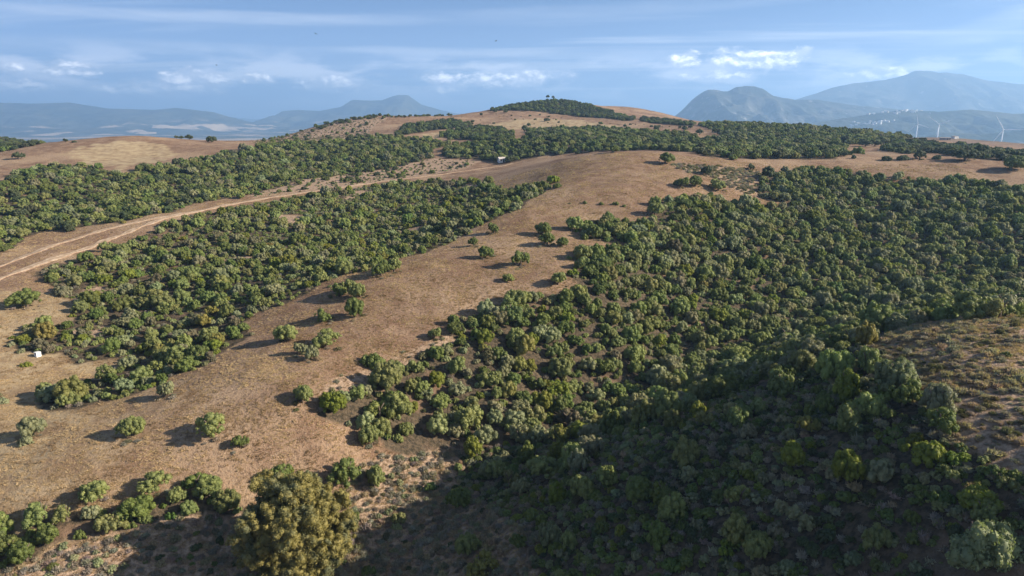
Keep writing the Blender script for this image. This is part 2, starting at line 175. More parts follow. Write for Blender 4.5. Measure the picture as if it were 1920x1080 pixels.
# x, y, crown width (m), height/width, kind, colour, label
SOLO = [
    (-43.8, 91.1, 4.7, 0.8, 'tree', 'olive', 'leaning olive-green tree with a side limb, biggest on the lower brown field'),
    (-55.6, 91.2, 3.6, 0.85, 'tree', 'olive', 'round olive-green tree casting a long shadow on the lower field, below the bush line'),
    (-39.2, 89.9, 2.3, 0.85, 'tree', 'green', 'small dark green tree just downhill of the leaning tree on the lower field'),
    (-47.8, 81.5, 4.1, 0.72, 'tree', 'olive', 'flat-topped olive tree with dry brush at its foot above the gully hedge'),
    (-54.2, 78.9, 4.0, 0.8, 'tree', 'olive', 'broad olive tree right above the gully hedge with a small bush leaning on it'),
    (-53.5, 77.1, 3.0, 0.65, 'shrub', 'grey', 'grey-green bush at the foot of the broad tree above the gully hedge'),
    (-71.1, 92.9, 3.3, 0.95, 'tree', 'grey', 'grey-green tree at the end of the bush line beside the pale cart track'),
    (-70.6, 90.7, 2.3, 0.7, 'shrub', 'grey', 'low grey bush under the grey-green tree at the end of the bush line'),
    (-32.7, 98.9, 3.1, 0.95, 'tree', 'olive', 'upright olive tree with a bright bush at its foot at the tip of the grove'),
    (-21.6, 95.8, 3.3, 1.05, 'tree', 'olive', 'tall-crowned olive tree standing alone in the bare notch of the grove'),
    (-55.5, 101.7, 2.7, 1.1, 'tree', 'grey', 'thin grey-green tree with an airy crown on the spur below the thicket'),
    (-24.6, 112.7, 4.5, 0.7, 'shrub', 'green', 'wide dark green bush with dry brush around it on the field edge'),
    (-42.1, 120.4, 3.7, 0.8, 'tree', 'olive', 'lopsided olive tree on the spur crest near the thicket corner'),
    (-33.7, 117.3, 5.0, 0.6, 'tree', 'olive', 'wide double-lobed olive tree in the middle of the spur field'),
    (-37.1, 113.9, 2.4, 1, 'tree', 'grey', 'slim grey tree, upper of a touching pair on the spur'),
    (-34.2, 111.4, 2.6, 0.95, 'tree', 'grey', 'grey tree, lower of a touching pair on the spur'),
    (-37.4, 129.3, 3.8, 0.75, 'tree', 'green', 'dark green oblong tree with a very long shadow on the spur'),
    (-31.5, 131, 3.6, 1.05, 'tree', 'green', 'round dark green tree on a short visible trunk on the spur'),
    (-37.3, 142.2, 3.7, 0.85, 'tree', 'green', 'dark green tree at the end of the three-tree clump on the spur crest'),
    (-35.9, 144.3, 3.5, 0.9, 'tree', 'olive', 'light olive tree in the middle of the three-tree clump on the spur crest'),
    (-32.3, 140.5, 3.9, 0.8, 'tree', 'olive', 'flat olive tree at the uphill end of the three-tree clump on the spur crest'),
    (-30, 152.8, 4.2, 0.9, 'tree', 'green', 'dark green tree on the crest edge beside a paler one'),
    (-27.6, 155.4, 3.5, 0.95, 'tree', 'olive', 'paler olive tree on the crest edge beside a dark green one'),
    (-39.6, 157.9, 3.8, 0.8, 'tree', 'olive', 'round olive tree at the thicket rim above the three-tree clump'),
    (2, 159.6, 5.0, 0.85, 'tree', 'green', 'large round dark green tree alone in the upper middle of the field'),
    (10.3, 149, 4.0, 0.85, 'tree', 'olive', 'round tree beside the grove just below the large lone round tree'),
    (-6.5, 166.3, 3.6, 0.85, 'tree', 'green', 'small round tree with an oval shadow near the large lone round tree'),
    (-10.1, 175.9, 2.5, 0.95, 'tree', 'green', 'small ball-shaped tree on a thin trunk by the crest edge'),
    (-5.1, 190.4, 3.3, 0.95, 'tree', 'green', 'dark ball-shaped tree on a trunk, uphill of the small ball-shaped one'),
    (8.5, 186.1, 4.7, 0.8, 'tree', 'green', 'upper dark tree of the three-tree row in the upper field'),
    (9.2, 176.5, 4.5, 0.85, 'tree', 'green', 'middle tree of the three-tree row in the upper field'),
    (12.9, 175.4, 3.1, 0.85, 'tree', 'green', 'smallest tree of the three-tree row in the upper field'),
    (22.5, 186.2, 4.4, 0.9, 'tree', 'green', 'dark tree at the field corner of the grove beside a brighter one'),
    (26.7, 190.6, 4.2, 0.9, 'tree', 'green', 'bright green tree at the field corner of the grove'),
    (19.3, 183.7, 2.9, 0.85, 'shrub', 'green', 'small green bush in front of the grove corner'),
    (17.5, 165.2, 4.2, 0.85, 'tree', 'olive', 'pale olive tree, bigger of two standing at the bare path end'),
    (20.7, 169.6, 2.7, 1, 'tree', 'olive', 'pale olive tree, smaller of two standing at the bare path end'),
    (-14.8, 123.6, 2.5, 0.95, 'tree', 'olive', 'small round olive tree with a dark oval shadow at the grove fringe'),
    (-11.6, 129.1, 2.1, 1, 'tree', 'green', 'small green tree between the field and the grove fringe'),
    (-15.8, 115.3, 2.1, 0.9, 'shrub', 'green', 'round green bush in the bare sandy patch of the grove fringe'),
    (-109.7, 148.5, 6.6, 0.62, 'tree', 'green', 'wide low green tree alone in the bay of grass beside the track'),
    (44.2, 210.3, 4.9, 0.8, 'tree', 'olive', 'round grey-olive tree at the top corner of the grove'),
    (23, 218.3, 2.0, 0.85, 'shrub', 'green', 'first dark bush of the short row across the upper field'),
    (28.1, 217.5, 2.2, 0.75, 'shrub', 'green', 'second dark bush of the short row across the upper field'),
    (32.9, 217.1, 2.4, 0.75, 'shrub', 'green', 'third dark bush of the short row across the upper field'),
    (35.4, 215.7, 1.5, 0.7, 'shrub', 'green', 'tiny last bush of the short row across the upper field'),
    (18.4, 218.5, 1.4, 0.5, 'shrub', 'grey', 'tiny grey bush before the short row across the upper field'),
    (59.8, 242.8, 5.1, 0.75, 'tree', 'green', 'dark tree on the upper field, half of a joined pair'),
    (64.9, 245.7, 5.3, 0.8, 'tree', 'green', 'dark rounder tree on the upper field, other half of a joined pair'),
    (74.3, 246.9, 6.7, 0.65, 'tree', 'olive', 'flat round tree alone on a sandy spot below the plateau scrub'),
    (61.3, 277.3, 6.6, 0.65, 'tree', 'green', 'lone flat-topped dark tree on the plateau rim where two tracks meet'),
    (43.9, 301.3, 5.1, 0.65, 'tree', 'green', 'dark round tree on the plateau crest before the tree belt'),
    (199.7, 305.9, 11.8, 0.62, 'oak', 'dark', 'largest dark spreading oak on the plateau edge facing the turbines'),
    (207, 286.4, 10.6, 0.6, 'tree', 'green', 'dense low green tree on the plateau below the spreading oak'),
    (97.9, 283.5, 4.2, 0.65, 'tree', 'dark', 'dark round tree in the grey brush on the plateau'),
    (74.2, 263.4, 3.9, 0.95, 'tree', 'dark', 'dark upright tree in the grey brush on the plateau'),
    (100.4, 272.3, 5.5, 0.9, 'tree', 'dark', 'dark tree where the grey brush meets the grove'),
    (154.4, 323, 3.5, 0.7, 'tree', 'dark', 'dark bush-like tree at the end of the tree belt'),
    (155.6, 315.2, 2.9, 0.8, 'shrub', 'dark', 'small round bush in the gap beyond the tree belt'),
    (180.5, 357.9, 2.5, 0.9, 'shrub', 'dark', 'tiny round tree in the gap beyond the tree belt'),
    (168.5, 309.6, 6.7, 0.42, 'shrub', 'dark', 'low wide thicket bush beyond the plateau grass'),
    (175.4, 309.4, 7.1, 0.45, 'shrub', 'dark', 'broad dark bush beyond the plateau grass next to the low wide one'),
    (183.1, 311.5, 7.2, 0.65, 'tree', 'dark', 'tall dark bush beyond the plateau grass'),
    (190.8, 311.1, 4.8, 0.6, 'shrub', 'dark', 'round dark bush beside the spreading oak'),
    (222.1, 438, 7.4, 0.6, 'tree', 'dark', 'spreading dark tree at the gap in the tree belt'),
    (231.3, 444.2, 7.5, 0.6, 'tree', 'dark', 'spreading dark tree beside the gap in the tree belt'),
    (-283, 398.1, 6.1, 0.75, 'tree', 'dark', 'lone dark tree with a shadow on the slope of the tan dome hill'),
    (-287.1, 448.7, 3.4, 0.7, 'tree', 'dark', 'small dark tree on the far rim of the tan dome hill'),
    (-280.7, 446.6, 4.4, 0.4, 'shrub', 'dark', 'flat dark bush on the far rim of the tan dome hill'),
    (-237.1, 493.5, 3.0, 0.85, 'tree', 'dark', 'small round tree beside the biggest one topping the tan dome hill'),
    (-230.7, 487.2, 3.0, 0.85, 'tree', 'dark', 'small round tree beside the biggest one topping the tan dome hill'),
    (-227.7, 492.8, 5.3, 0.75, 'tree', 'dark', 'biggest of three round trees topping the tan dome hill'),
    (-209.5, 487.6, 6.7, 0.6, 'tree', 'dark', 'dark spreading tree at the foot of the tan dome hill'),
    (-194.6, 364.2, 4.2, 0.85, 'tree', 'dark', 'dark round tree at the seam of the dome hill and the woods'),
    (34.3, 685.6, 5.7, 0.65, 'tree', 'dark', 'lone round tree in the middle of the far tan hillside'),
    (10.2, 579.5, 5.3, 1, 'tree', 'dark', 'tall dark tree at the near end of the belt below the far hill'),
    (112.3, 544.1, 5.0, 1, 'tree', 'dark', 'dark tree at the top rim of the belt under the far hill'),
    (136.9, 572.9, 3.5, 0.75, 'tree', 'dark', 'first small tree on the far hill foot beyond the belt'),
    (133.9, 546, 5.0, 0.75, 'tree', 'dark', 'second small tree on the far hill foot beyond the belt'),
    (143.3, 563.9, 3.9, 0.75, 'tree', 'dark', 'third small tree on the far hill foot beyond the belt'),
    (137.1, 510.9, 6.2, 0.75, 'tree', 'dark', 'round dark tree at the bare gap of the belt'),
    (150.9, 514, 6.7, 0.75, 'tree', 'dark', 'dark tree across the bare gap of the belt'),
    (-18.3, 755.8, 4.6, 0.7, 'tree', 'dark', 'small tree just below the hilltop wood'),
    (-6.8, 751.5, 5.7, 0.7, 'tree', 'dark', 'dark tree with a shadow just below the hilltop wood'),
    (14.5, 765.8, 5.8, 0.7, 'tree', 'dark', 'dark tree below the middle of the hilltop wood'),
    (42.6, 843.3, 4.4, 1.7, 'pine', 'dark', 'wider umbrella-topped tree on the hilltop summit'),
    (48.8, 840.9, 3.8, 1.7, 'pine', 'dark', 'slimmer umbrella-topped tree on the hilltop summit'),
    (-23.8, 88.1, 5.1, 0.85, 'tree', 'green', 'broad two-tone tree between the eucalyptus and the field'),
    (-20, 89.1, 2.9, 1.2, 'tree', 'olive', 'narrow tall tree beside the broad two-tone tree'),
    (-31.3, 87.9, 2.1, 0.7, 'shrub', 'bright', 'bright round bush at the field edge behind the eucalyptus'),
    (-32.3, 86.1, 3.4, 0.9, 'tree', 'green', 'green tree poking up right behind the eucalyptus'),
    (-10.1, 409.8, 4.4, 0.9, 'tree', 'dark', 'dark tree beside the tiny white cottage'),
    (-0.9, 402.9, 6.8, 0.7, 'tree', 'dark', 'broad dark tree shading the tiny white cottage'),
    (-118.1, 184.9, 4.0, 0.7, 'tree', 'green', 'dark bush-tree at the track side, darkest of the roadside group'),
    (-119.7, 198.1, 4.1, 0.8, 'tree', 'olive', 'olive tree on the track verge in the roadside group'),
    (-114.1, 189.6, 3.0, 0.7, 'shrub', 'bright', 'bright green bush in the roadside group'),
    (31.1, 65.8, 2.2, 0.95, 'tree', 'yellow', 'yellow-green ball-shaped tree glowing on the shaded slope'),
    (25.7, 54, 2.4, 0.95, 'tree', 'grey', 'pale grey-green round tree on the lower shaded slope'),
    (22.1, 53, 2.7, 1, 'tree', 'olive', 'tall pale olive tree on the lower shaded slope'),
    (36.1, 46.2, 2.5, 0.95, 'tree', 'olive', 'round olive tree in front of the big bright bush'),
    (37.1, 47.5, 4.0, 0.55, 'shrub', 'bright', 'very wide bright green bush on the lower hill near the scrub'),
    (36.4, 54.4, 3.7, 0.65, 'shrub', 'bright', 'big vivid green bush beside the brown hilltop'),
    (38.7, 56.5, 3.0, 0.85, 'tree', 'green', 'dark round tree at the rim of the brown hilltop'),
    (38.8, 62.8, 3.0, 0.95, 'tree', 'green', 'dark tree leaning over the bright bushes at the hilltop rim'),
    (-5.2, 72.5, 3.0, 1, 'tree', 'olive', 'upper yellow-olive tree of the sunlit pair on the gully slope'),
    (-3.5, 67.3, 3.3, 0.85, 'tree', 'yellow', 'lower yellow-green tree of the sunlit pair on the gully slope'),
    (-2.1, 91.3, 3.3, 0.95, 'tree', 'olive', 'pale tree with a ragged top across the gully from the grove'),
    (5.1, 84.7, 5.3, 0.65, 'tree', 'olive', 'wide pale tree across the gully from the grove'),
    (1.2, 82.9, 2.4, 1, 'tree', 'grey', 'small pale ball tree below the wide pale tree'),
    (-7.7, 86.2, 3.3, 1, 'tree', 'green', 'dark tree with a lit top above the gully scrub'),
    (2.9, 71.8, 2.7, 0.95, 'tree', 'green', 'round tree with a bright top in the middle of the shaded slope'),
    (13.7, 68.1, 3.7, 0.8, 'tree', 'green', 'wide round tree in the middle of the shaded slope'),
    (8.3, 73.4, 2.6, 1.1, 'tree', 'olive', 'olive tree standing behind a smaller one on the shaded slope'),
    (19.2, 67.3, 2.1, 1, 'tree', 'grey', 'pale pointed tree on the shaded slope'),
    (30.6, 56.1, 2.6, 1.1, 'tree', 'bright', 'tall yellow-green tree made of stacked clumps on the shaded slope'),
    (11.3, 63.8, 1.9, 1, 'shrub', 'bright', 'vivid green bush lit from the side in the dark scrub'),
    (-18, 74.6, 1.9, 1, 'shrub', 'green', 'solitary green bush in the dark gully scrub'),
]
HOUSE = (-6, 407.4)
TROUGH = (-91, 123.8)
EUCALYPTUS = (-26.6, 73.8)
FARM = (526, 848)
FARM2 = (551.5, 870.1)
# name, ridge line (x, height), distance, depth to front and back, cover, seed, roughness
MOUNTAINS = [
    ('mountain_range', [(-11366, -106), (-9268, 59), (-7883, 158), (-7201, 171), (-6514, 211), (-6110, 198), (-5632, 211), (-5168, 139), (-4558, 119), (-4283, 145), (-3813, 92), (-3482, -7), (-3014, -126), (-2472, -213)], 9000, 2600, 2600, 'f', 11, 0.3),
    ('mountain_twin', [(-4171, -306), (-3752, -103), (-3414, 113), (-3175, 129), (-2859, 113), (-2537, 175), (-2373, 274), (-2136, 266), (-1938, 266), (-1698, 343), (-1540, 343), (-1347, 205), (-1032, 121), (-716, 52), (-80, -95), (721, -251)], 10500, 2800, 2600, 'f', 21, 0.32),
    ('mountain_pale', [(-9182, -254), (-7465, 71), (-6189, -53), (-5148, 71), (-3348, 47), (-1415, 96), (-386, 59), (772, 71), (2444, 121), (3606, 22), (4785, -254)], 17000, 3000, 3000, 'g', 31, 0.25),
    ('mountain_humps', [(1090, -108), (1479, 26), (1572, 102), (1664, 202), (1748, 263), (1805, 287), (1878, 282), (1928, 268), (1977, 268), (2047, 305), (2144, 315), (2218, 310), (2292, 291), (2396, 226), (2595, 193), (2790, 197), (3140, 145), (3636, 102), (4134, 60), (4638, -3), (5148, -84)], 6500, 1900, 1700, 'r', 41, 0.28),
    ('mountain_great', [(3035, -116), (3447, 129), (3723, 233), (4070, 336), (4276, 412), (4554, 466), (4975, 507), (5250, 575), (5349, 623), (5418, 636), (5562, 623), (5670, 609), (5957, 589), (6326, 507), (6688, 466), (7121, 439), (7776, 371), (9613, 164), (11853, -116)], 9500, 2600, 2600, 'r', 51, 0.22),
    ('foothills', [(1399, -90), (1859, -20), (2139, 25), (2419, 70), (2629, 91), (2844, 80), (3055, 94), (3344, 67), (3698, 77), (4417, 42), (5517, -62)], 4700, 1500, 1500, 'f', 61, 0.3),
    ('wooded_ridge', [(1875, -101), (2036, -74), (2169, -41), (2235, -28), (2305, -33), (2443, -36), (2577, -23), (2739, -7), (3122, -7), (3687, -74)], 3600, 700, 900, 'g', 71, 0.2),
]
# x, y, hub height, blade length, heading, blade angles, label
TURBINES = [
    (1821, 3150, 18.1, 47, -0.5, (1.78, -0.314, 3.874), 'white wind turbine with one blade pointing straight up'),
    (1765, 2900, 21.4, 47, -0.45, (2.5, 0.406, 4.594), 'white wind turbine whose two raised blades form a V'),
    (1788, 2550, 7.2, 58, -0.5, (2.1, 0.006, 4.194), 'white wind turbine standing apart from the other two'),
]
VILLAGES = [
    ('white_village', 'far white village strung along the crest below the great mountain', 2610, 4700, 81, 25, 46, 1, 98),
    ('white_village', 'far white village spilling down a slope below the twin-humped mountain', 2317, 4500, 49, 40, 40, 2, 63),
    ('white_village', 'far pale village on the farmed foot of the twin-humped mountain', 2303, 5200, 89, 60, 26, 3, 64),
]
BIRDS = [
    ((-62.3, 230.0, 84.9), 0.9, 0.25, 'dark bird gliding in the open blue sky over the twin peaks'),
    ((-5.8, 260.0, 85.7), -1.2, -0.2, 'dark bird gliding high above the hilltop wood'),
    ((-136.1, 330.0, 82.1), 1.6, 0.3, 'tiny dark bird low over the cloud bank'),
]

# ---------------------------------------------------------------- terrain height (metres)
def value_noise(x, y, seed=0):
    xi = np.floor(x).astype(np.int64); yi = np.floor(y).astype(np.int64)
    fx = x - xi; fy = y - yi
    fx = fx * fx * fx * (fx * (fx * 6 - 15) + 10); fy = fy * fy * fy * (fy * (fy * 6 - 15) + 10)
    def h(a, b):
        n = (a * 374761393 + b * 668265263 + seed * 1442695041) & 0x7fffffff
        n = ((n ^ (n >> 13)) * 1274126177) & 0x7fffffff
        n = (n ^ (n >> 16)) & 0xffff
        return n / 65535.0
    a = h(xi, yi); b = h(xi + 1, yi); c = h(xi, yi + 1); d = h(xi + 1, yi + 1)
    return (a * (1 - fx) + b * fx) * (1 - fy) + (c * (1 - fx) + d * fx) * fy

def fbm(x, y, octs=4, seed=0, gain=0.5):
    s = 0.0; a = 1.0; t = 0.0
    for o in range(octs):
        s = s + a * (value_noise(x * 2 ** o + 17.3 * o, y * 2 ** o - 9.1 * o, seed + o) - 0.5); t += a; a *= gain
    return s / t

_CP = np.array(RELIEF, dtype=np.float64)
def _soft(d):                       # distances grow slower far away, so far points do not ripple the near ground
    return np.sqrt(d * d + 20.0 ** 2)
_n = len(_CP)
_dx = _CP[:, None, :2] - _CP[None, :, :2]
_A = np.zeros((_n + 3, _n + 3))
_A[:_n, :_n] = _soft(np.sqrt((_dx ** 2).sum(-1))) - 0.6 * np.eye(_n)
_A[:_n, _n] = 1; _A[:_n, _n + 1] = _CP[:, 0]; _A[:_n, _n + 2] = _CP[:, 1]
_A[_n:, :_n] = _A[:_n, _n:].T
_W = np.linalg.solve(_A, np.concatenate([_CP[:, 2], np.zeros(3)]))

def ground_z(x, y):
    x = np.atleast_1d(np.asarray(x, dtype=np.float64)); y = np.atleast_1d(np.asarray(y, dtype=np.float64))
    out = np.empty(x.shape)
    fx = x.ravel(); fy = y.ravel(); fo = np.empty(fx.shape)
    for i in range(0, len(fx), 20000):
        a = fx[i:i + 20000]; b = fy[i:i + 20000]
        r = np.sqrt((a[:, None] - _CP[None, :, 0]) ** 2 + (b[:, None] - _CP[None, :, 1]) ** 2)
        fo[i:i + 20000] = _soft(r) @ _W[:_n] + _W[_n] + _W[_n + 1] * a + _W[_n + 2] * b
    d = np.hypot(fx, fy)
    near = 1.0 / (1.0 + (d / 2300.0) ** 8)
    fo = fo * near + (1 - near) * np.clip(fo, -135, -115)
    fo = fo + near * (1.6 * fbm(fx / 38, fy / 38, 3, 5) + 0.5 * fbm(fx / 7, fy / 7, 3, 9)) \
            + (1 - near) * 26 * fbm(fx / 900, fy / 900, 4, 3)
    out[...] = fo.reshape(x.shape)
    return out

# ---------------------------------------------------------------- small helpers
def mat(name):
    m = bpy.data.materials.new(name); m.use_nodes = True
    nt = m.node_tree; nt.nodes.clear()
    return m, nt.nodes, nt.links
class NB:
    """short-hand for building a node tree"""
    def __init__(s, m): s.N, s.L = m.node_tree.nodes, m.node_tree.links
    def n(s, t, **k):
        x = s.N.new(t)
        for a, b in k.items(): setattr(x, a, b)
        return x
    def put(s, sock, v):
        if isinstance(v, (int, float)): sock.default_value = v
        elif isinstance(v, tuple): sock.default_value = v + (1,) if len(v) == 3 and sock.type == 'RGBA' else v
        else: s.L.new(v, sock)
    def math(s, op, a, b=None):
        x = s.n('ShaderNodeMath', operation=op); s.put(x.inputs[0], a)
        if b is not None: s.put(x.inputs[1], b)
        return x.outputs[0]
    def ramp(s, v, lo, hi, a=0.0, b=1.0):
        x = s.n('ShaderNodeMapRange', interpolation_type='SMOOTHSTEP'); s.put(x.inputs[0], v)
        for i, q in enumerate((lo, hi, a, b)): x.inputs[i + 1].default_value = q
        return x.outputs[0]
    def noise(s, vec, scale, detail=4, rough=0.55, dist=0.0):
        x = s.n('ShaderNodeTexNoise'); s.L.new(vec, x.inputs['Vector'])
        x.inputs['Scale'].default_value = scale; x.inputs['Detail'].default_value = detail
        x.inputs['Roughness'].default_value = rough; x.inputs['Distortion'].default_value = dist
        return x.outputs[0]
    def mix(s, f, a, b, mode='MIX'):
        x = s.n('ShaderNodeMix', data_type='RGBA', blend_type=mode); s.put(x.inputs[0], f); s.put(x.inputs[6], a); s.put(x.inputs[7], b)
        return x.outputs[2]
    def attr(s, name, typ='GEOMETRY'):
        return s.n('ShaderNodeAttribute', attribute_name=name, attribute_type=typ)
    def out(s, sh):
        o = s.n('ShaderNodeOutputMaterial'); s.L.new(sh, o.inputs[0])
    def bsdf(s, col, rough=0.9, spec=0.1, normal=None):
        p = s.n('ShaderNodeBsdfPrincipled'); s.put(p.inputs['Base Color'], col)
        s.put(p.inputs['Roughness'], rough); p.inputs['Specular IOR Level'].default_value = spec
        if normal is not None: s.L.new(normal, p.inputs['Normal'])
        return p.outputs[0]
    def bump(s, h, strength, dist):
        b = s.n('ShaderNodeBump'); b.inputs['Strength'].default_value = strength; b.inputs['Distance'].default_value = dist
        s.L.new(h, b.inputs['Height']); return b.outputs[0]

def plain(name, col, rough=0.7, spec=0.3, var=0.12, scale=3.0):
    m, N, L = mat(name); b = NB(m)
    tcn = b.n('ShaderNodeTexCoord')
    f = b.noise(tcn.outputs['Object'], scale, 4, 0.6)
    lo = tuple(c * (1 - var) for c in col); hi = tuple(min(1, c * (1 + var)) for c in col)
    b.out(b.bsdf(b.mix(b.ramp(f, 0.3, 0.7), lo, hi), rough, spec))
    return m

def mesh_np(name, verts, faces_list, smooth=False):
    """verts (n,3); faces_list: list of (k,3) or (k,4) index arrays"""
    me = bpy.data.meshes.new(name)
    verts = np.asarray(verts, dtype=np.float32)
    faces_list = [np.asarray(f, dtype=np.int32) for f in faces_list if len(f)]
    me.vertices.add(len(verts)); me.vertices.foreach_set('co', verts.ravel())
    loops = np.concatenate([f.ravel() for f in faces_list])
    tot = np.concatenate([np.full(len(f), f.shape[1], dtype=np.int32) for f in faces_list])
    st = np.concatenate([[0], np.cumsum(tot)[:-1]]).astype(np.int32)
    me.loops.add(len(loops)); me.loops.foreach_set('vertex_index', loops)
    me.polygons.add(len(tot)); me.polygons.foreach_set('loop_start', st); me.polygons.foreach_set('loop_total', tot)
    if smooth: me.polygons.foreach_set('use_smooth', np.ones(len(tot), dtype=bool))
    me.update(calc_edges=True); me.validate()
    return me
def fattr(me, name, vals):
    a = me.attributes.new(name, 'FLOAT', 'POINT'); a.data.foreach_set('value', np.asarray(vals, dtype=np.float32))
def link(name, me, material=None, parent=None, loc=None):
    o = bpy.data.objects.new(name, me)
    if material is not None and me is not None and not me.materials: me.materials.append(material)
    COL.objects.link(o)
    if parent is not None: o.parent = parent
    if loc is not None: o.location = loc
    return o
def tag(o, label=None, cat=None, group=None, kind=None):
    for k, v in (('label', label), ('category', cat), ('group', group), ('kind', kind)):
        if v is not None: o[k] = v
    return o
def gz(x, y): return float(ground_z(x, y)[0])

class Geo:
    """collects boxes, tubes and loose faces into one mesh"""
    def __init__(s): s.v = []; s.f = []
    def add(s, vs, fs):
        k = len(s.v); s.v += [tuple(p) for p in vs]; s.f += [tuple(i + k for i in f) for f in fs]
    def box(s, c, d, m=None):
        x, y, z = (q / 2 for q in d)
        vs = [Vector((a * x, b * y, e * z)) for a in (-1, 1) for b in (-1, 1) for e in (-1, 1)]
        if m is not None: vs = [m @ p for p in vs]
        vs = [p + Vector(c) for p in vs]
        s.add(vs, [(0, 1, 3, 2), (4, 6, 7, 5), (0, 4, 5, 1), (2, 3, 7, 6), (0, 2, 6, 4), (1, 5, 7, 3)])
    def tube(s, pts, rad, n=7, cap=True):
        pts = [Vector(p) for p in pts]; rings = []
        for i, p in enumerate(pts):
            d = (pts[min(i + 1, len(pts) - 1)] - pts[max(i - 1, 0)]).normalized()
            a = d.orthogonal().normalized(); b = d.cross(a)
            rings.append([p + (a * math.cos(t) + b * math.sin(t)) * rad[i] for t in (2 * math.pi * k / n for k in range(n))])
        fs = []
        for i in range(len(pts) - 1):
            for k in range(n):
                fs.append((i * n + k, i * n + (k + 1) % n, (i + 1) * n + (k + 1) % n, (i + 1) * n + k))
        if cap: fs += [tuple(range(n))[::-1], tuple((len(pts) - 1) * n + k for k in range(n))]
        s.add([p for r in rings for p in r], fs)
    def mesh(s, name, smooth=False):
        me = bpy.data.meshes.new(name); me.from_pydata([tuple(p) for p in s.v], [], s.f)
        if smooth:
            for p in me.polygons: p.use_smooth = True
        me.update(); return me

def inside(poly, x, y):
    p = np.asarray(poly, dtype=np.float64); x0, y0 = p[:, 0], p[:, 1]; x1, y1 = np.roll(x0, -1), np.roll(y0, -1)
    res = np.zeros(x.shape, dtype=bool)
    for a, b, c, d in zip(x0, y0, x1, y1):
        if b == d: continue
        cr = ((b > y) != (d > y)) & (x < (c - a) * (y - b) / (d - b) + a)
        res ^= cr
    return res
def wobble(x, y, amp):                     # ragged woodland edges instead of straight outlines
    return x + amp * fbm(x / 9, y / 9, 3, 31) * 2, y + amp * fbm(x / 9, y / 9, 3, 47) * 2

# ---------------------------------------------------------------- ground material
def ground_material():
    m, N, L = mat('dry_ground'); b = NB(m)
    pos = b.n('ShaderNodeNewGeometry').outputs['Position']
    flat = b.n('ShaderNodeMapping'); flat.inputs['Scale'].default_value = (1, 1, 0.25); L.new(pos, flat.inputs[0]); P = flat.outputs[0]
    big = b.noise(P, 0.035, 4, 0.55); mid = b.noise(P, 0.22, 5, 0.6); fine = b.noise(P, 1.7, 5, 0.65); tiny = b.noise(P, 6.0, 3, 0.6)
    grass = b.mix(b.ramp(mid, 0.36, 0.66), (0.245, 0.132, 0.078), (0.395, 0.242, 0.148))
    grass = b.mix(b.ramp(big, 0.46, 0.66), grass, (0.46, 0.295, 0.180))
    grass = b.mix(b.math('MULTIPLY', b.ramp(fine, 0.49, 0.64), 0.72), grass, (0.120, 0.070, 0.042))
    grass = b.mix(b.math('MULTIPLY', b.ramp(tiny, 0.52, 0.70), 0.6), grass, (0.58, 0.43, 0.28))
    grass = b.mix(b.math('MULTIPLY', b.ramp(b.noise(P, 0.06, 3, 0.5), 0.58, 0.70), 0.5), grass, (0.17, 0.095, 0.058))
    sx = b.n('ShaderNodeSeparateXYZ'); L.new(pos, sx.inputs[0])
    zz = b.math('ADD', b.math('MULTIPLY', sx.outputs[2], 1.3), b.math('MULTIPLY', b.noise(P, 0.05, 3, 0.6), 14.0))
    terr = b.math('MULTIPLY', b.ramp(b.math('ABSOLUTE', b.math('SUBTRACT', b.math('FRACT', zz), 0.5)), 0.05, 0.0), b.ramp(b.noise(P, 0.09, 3, 0.5), 0.50, 0.62))
    grass = b.mix(b.math('MULTIPLY', terr, 0.5), grass, (0.52, 0.385, 0.25))
    pale = b.mix(b.ramp(mid, 0.35, 0.65), (0.40, 0.275, 0.150), (0.54, 0.39, 0.225))
    grass = b.mix(b.math('MULTIPLY', b.attr('pale').outputs['Fac'], b.ramp(mid, 0.25, 0.6, 0.4, 1.0)), grass, pale)
    grass = b.mix(1.0, grass, (0.79, 0.845, 0.87), 'MULTIPLY')
    litter = b.mix(b.ramp(fine, 0.35, 0.65), (0.050, 0.042, 0.028), (0.135, 0.100, 0.064))
    litter = b.mix(b.ramp(b.noise(P, 0.12, 4, 0.6), 0.55, 0.68), litter, (0.21, 0.135, 0.085))
    col = b.mix(b.attr('wood').outputs['Fac'], grass, litter)
    dry = b.mix(b.ramp(fine, 0.35, 0.65), (0.22, 0.150, 0.098), (0.44, 0.315, 0.215))
    col = b.mix(b.attr('scrub').outputs['Fac'], col, dry)
    # far plain: patchwork of woods, scrub and pale stubble fields
    vo = b.n('ShaderNodeTexVoronoi'); vo.inputs['Scale'].default_value = 0.0032; L.new(pos, vo.inputs['Vector'])
    sepc = b.n('ShaderNodeSeparateColor'); L.new(vo.outputs['Color'], sepc.inputs[0])
    woods = b.mix(b.ramp(b.noise(pos, 0.004, 5, 0.6), 0.4, 0.6), (0.045, 0.055, 0.032), (0.11, 0.10, 0.06))
    field = b.mix(sepc.outputs[1], (0.26, 0.20, 0.14), (0.40, 0.33, 0.24))
    far = b.mix(b.math('MULTIPLY', b.ramp(sepc.outputs[0], 0.45, 0.5), b.ramp(b.noise(pos, 0.0011, 3, 0.5), 0.46, 0.54)), woods, field)
    col = b.mix(b.attr('far').outputs['Fac'], col, far)
    h = b.math('ADD', b.math('MULTIPLY', fine, 0.55), b.math('MULTIPLY', tiny, 0.22))
    b.out(b.bsdf(col, 0.95, 0.05, b.bump(h, 0.9, 0.55)))
    return m

